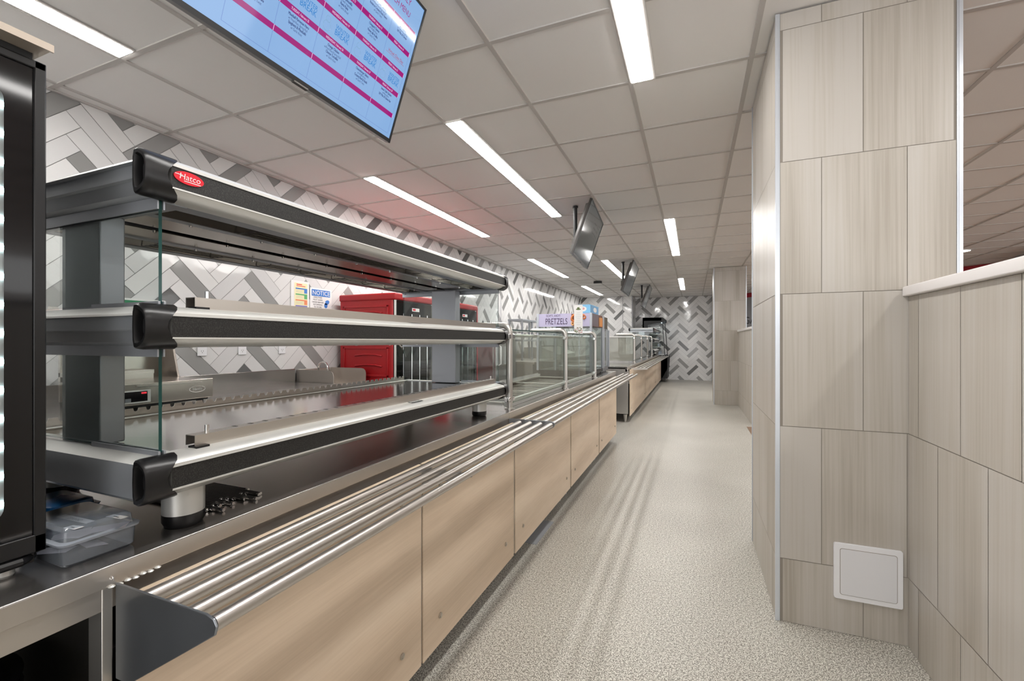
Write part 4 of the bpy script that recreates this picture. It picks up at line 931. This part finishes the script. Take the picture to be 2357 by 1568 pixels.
# red insulated holding cabinets
def redcab(label, y0, y1, x0=-3.42, x1=-2.68, H_=1.74):
    t = thing('holding_cabinet', label, 'holding cabinet', ((x0 + x1) / 2, (y0 + y1) / 2, 0), 'red holding cabinets')
    m = M().box(x0, x1 - .07, y0, y1, .16, H_ - .045)
    m.build('body', RED, t, bevel=.012, seg=3)
    M().box(x0 - .005, x1 - .03, y0 - .012, y1 + .012, H_ - .07, H_).build('lid', RED, t, bevel=.016, seg=3)
    for (za, zb) in ((1.36, 1.62), (.90, 1.20), (.3, .82)):
        s_ = M()
        for (a, b_, c_, d_) in ((x0 + .05, x1 - .12, zb - .02, zb), (x0 + .05, x1 - .12, za, za + .02), (x0 + .05, x0 + .07, za, zb), (x1 - .14, x1 - .12, za, zb)): s_.box(a, b_, y0 - .010, y0 + .004, c_, d_)
        for q in (0.35, .70):
            zq = za + (zb - za) * q; pts = [(x0 + .2, y0 - .004, zq), (x0 + .33, y0 - .012, zq + .014), (x0 + .46, y0 - .012, zq + .014), (x1 - .2, y0 - .004, zq)]
            s_.tube(pts, .008, 8)
        s_.build('side_rib', RED, t, bevel=.004)
    M().box(x0 + .06, x1 - .13, y0 - .016, y0 - .002, 1.235, 1.265).build('bumper', mat('grey_bumper', (.05, .05, .055, 1), .5), t, bevel=.004)
    M().box(x1 - .075, x1 - .055, y0 + .01, y1 - .01, .16, H_ - .07).build('door_gasket', BLACKM, t)
    for (ya_, yb_) in ((y0 + .005, y0 + .03), (y1 - .03, y1 - .005)): M().box(x1 - .06, x1 - .045, ya_, yb_, .16, H_ - .07).build('door_post', ALUM, t, bevel=.003)
    d = M().pane(x1 - .045, x1 - .035, y0 + .01, y1 - .01, .18, H_ - .08, 0, 1).build('door', [DOORP, ALUM], t, smooth=False)
    for k in range(4): M().cyl((x1 - .035, y0 + .13 + k * (y1 - y0 - .26) / 3, .3), (x1 - .035, y0 + .13 + k * (y1 - y0 - .26) / 3, H_ - .2), .004, 8).build('door_rod', CHROME, d)
    M().box(x1 - .034, x1 - .032, (y0 + y1) / 2 - .07, (y0 + y1) / 2 + .06, H_ - .17, H_ - .135, 0).box(x1 - .0318, x1 - .031, (y0 + y1) / 2 - .06, (y0 + y1) / 2 - .01, H_ - .162, H_ - .143, 1).build('maker_plate', [PAPER, REDP], d, smooth=False)
    M().tube([(x1 - .03, y0 + .05, 1.22), (x1 - .0, y0 + .05, 1.20), (x1 + .01, y0 + .10, 1.10)], .008, 8).build('latch', CHROME, d)
    M().box(x1 - .1, x1 - .03, y1 - .012, y1 + .012, .16, H_ - .03).build('hinge_side', RED, t, bevel=.006)
    for (x, y) in ((x0 + .1, y0 + .08), (x1 - .12, y0 + .08), (x0 + .1, y1 - .08), (x1 - .12, y1 - .08)):
        M().cyl((x, y - .018, .06), (x, y + .018, .06), .06, 18).box(x - .03, x + .03, y - .03, y + .03, .11, .165).build('caster', BLACKM, t)
    return t
redcab('tall red insulated cabinet with a clear door, nearest, beside the hand sink', 3.63, 4.32)
redcab('second red insulated cabinet with a clear door, seen past the display post', 4.72, 5.42)

# things on the herringbone wall
wx = LX + .003
m = M().box(wx, wx + .004, 3.075, 3.285, 1.50, 1.835, 0); xx = wx + .005
def wq(y0, y1, z0, z1, mi, d_=0): m.add([(xx + d_, y0, z0), (xx + d_, y1, z0), (xx + d_, y1, z1), (xx + d_, y0, z1)], [(0, 1, 2, 3)], mi)
wq(3.112, 3.265, 1.50, 1.815, 1); wq(3.135, 3.20, 1.797, 1.805, 2, .001); wq(3.135, 3.24, 1.783, 1.789, 2, .001)
for k, (z, c_) in enumerate(((1.755, 3), (1.70, 4), (1.645, 5), (1.590, 6), (1.535, 5))):
    wq(3.125, 3.262, z, z + .012, c_, .0006); wq(3.225, 3.262, z - .035, z, c_, .0006)
    for q in range(3): wq(3.130, 3.215 - .012 * (q % 2), z - .010 - q * .009, z - .0075 - q * .009, 8, .001)
m.build('x', [PAPER, YELLOW, REDP, BLUEP, mat('green_band', (.1, .4, .15, 1), .5), ORANGE, mat('violet_band', (.22, .2, .5, 1), .5), INK, mat('small_print', (.5, .48, .4, 1), .6)], None, norm=False)
o = bpy.data.objects['x']; o.name = 'wall_poster'; tag(o, 'coloured information poster with banded rows on the herringbone wall', 'poster')
m = M().box(wx, wx + .003, 3.300, 3.580, 1.560, 1.790, 0); xx = wx + .004
wq(3.318, 3.558, 1.710, 1.775, 1); m.text('NOTICE', (xx + .001, 3.438, 1.722), (0, 1, 0), (0, 0, 1), .062, 0, 'c')
for k, s_ in enumerate(('EMPLOYEES', 'MUST WASH', 'HANDS BEFORE', 'RETURNING', 'TO WORK')): m.text(s_, (xx + .001, 3.395, 1.690 - k * .024), (0, 1, 0), (0, 0, 1), .021, 2, 'c')
m.disc((xx + .001, 3.515, 1.655), (0, 1, .5), (0, -.5, 1), .034, .022, 16, 1); m.disc((xx + .001, 3.500, 1.622), (0, 1, 0), (0, 0, 1), .022, .026, 16, 1)
m.disc((xx + .0014, 3.485, 1.655), (0, 1, 0), (0, 0, 1), .008, .012, 12, 0)
tag(m.build('notice_sign', [PAPER, BLUEP, INK], None, norm=False), 'white NOTICE sign about washing hands with a blue heading', 'sign')
m = M().box(wx, wx + .003, 1.725, 2.005, 1.34, 1.545, 0); xx = wx + .004
wq(1.738, 1.992, 1.470, 1.532, 1); m.text('SAFETY', (xx + .001, 1.820, 1.487), (0, 1, 0), (0, 0, 1), .036, 0, 'c')
tag(m.build('safety_sign', [PAPER, GREENP, INK], None, norm=False), 'white sign with a green SAFETY heading behind the shelves', 'sign')
def outlet(y, label):
    t = thing('wall_outlet', label, 'outlet', (wx, y, 1.18), 'outlets above the back counter')
    M().box(wx, wx + .005, y - .036, y + .036, 1.145, 1.262).build('cover_plate', WHITE, t, bevel=.002)
    m = M()
    for z in (1.176, 1.225):
        for dy in (-.008, .008): m.box(wx + .005, wx + .0056, y + dy - .0012, y + dy + .0012, z + .002, z + .011)
        m.disc((wx + .0056, y, z - .006), (0, 1, 0), (0, 0, 1), .003, .003, 10)
    m.build('slots', INK, t)
outlet(2.262, 'white wall outlet nearest the holding station hood'); outlet(2.590, 'white wall outlet, middle of the three above the back counter'); outlet(2.978, 'white wall outlet nearest the hand sink')

# far kitchen equipment seen through the guard
t = thing('work_table', 'stainless work table against the herringbone wall beyond the red cabinets', 'table', (-3.0, 8.3, 0))
M().box(-3.45, -2.55, 7.3, 11.8, .86, .90).box(-3.47, -3.45, 7.3, 11.8, .86, 1.0).build('table_top', STEEL, t, bevel=.002)
M().box(-3.40, -2.60, 7.35, 11.7, .12, .86).build('cabinet', STEELV, t, bevel=.002)
for y in (7.45, 9.5, 11.6): M().cyl((-2.66, y, 0), (-2.66, y, .12), .025, 12).build('leg', STEELV, t)
t = thing('sandwich_prep_station', 'stainless machine with a sloped lid on the far work table', 'kitchen machine', (-3.0, 9.7, .9))
M().prism([(-3.40, .90), (-2.62, .90), (-2.62, .98), (-3.05, 1.13), (-3.40, 1.13)], 'Y', 9.05, 10.45).build('body', MARBLE, t, bevel=.003)
M().prism([(-2.62, .985), (-2.60, .985), (-3.05, 1.145), (-3.07, 1.135)], 'Y', 9.04, 10.46).build('lid', STEEL, t)
t = thing('refrigerator', 'tall grey stainless refrigerator standing beyond the second red cabinet', 'refrigerator', (-3.05, 6.3, 0))
M().box(-3.42, -2.72, 5.95, 6.75, .12, 1.38).build('body', STEELV, t, bevel=.004)
M().box(-2.72, -2.68, 5.96, 6.74, .14, 1.30).build('door', STEELV, t, bevel=.004)
M().tube([(-2.68, 6.05, .9), (-2.64, 6.05, .92), (-2.64, 6.05, 1.18), (-2.68, 6.05, 1.20)], .010, 8).build('handle', ALUM, t)
for (x, y) in ((-3.3, 6.05), (-2.8, 6.05), (-3.3, 6.65), (-2.8, 6.65)): M().cyl((x, y, 0), (x, y, .12), .02, 10).build('leg', BLACKM, t)
t = thing('metal_overshelf', 'grey metal shelf unit standing on the far work table, seen left of the pretzel sign', 'shelving', (-3.08, 8.3, .90))
for (x, y) in ((-3.22, 7.78), (-2.96, 7.78), (-3.22, 8.88), (-2.96, 8.88), (-2.96, 8.33)): M().box(x - .016, x + .016, y - .016, y + .016, .90, 1.675).build('upright', BLUEGREY, t)
for z in (1.26, 1.645): M().box(-3.24, -2.94, 7.75, 8.92, z, z + .035).build('shelf', BLUEGREY, t, bevel=.002)
t = thing('paper_towel_dispenser', 'white paper towel dispenser on the far kitchen wall', 'dispenser', (-3.48, 11.0, 1.3))
M().box(-3.487, -3.27, 10.85, 11.15, 1.15, 1.52).build('housing', WHITE, t, bevel=.02, seg=3); M().box(-3.45, -3.30, 10.9, 11.1, 1.08, 1.15).build('towel', PAPER, t)
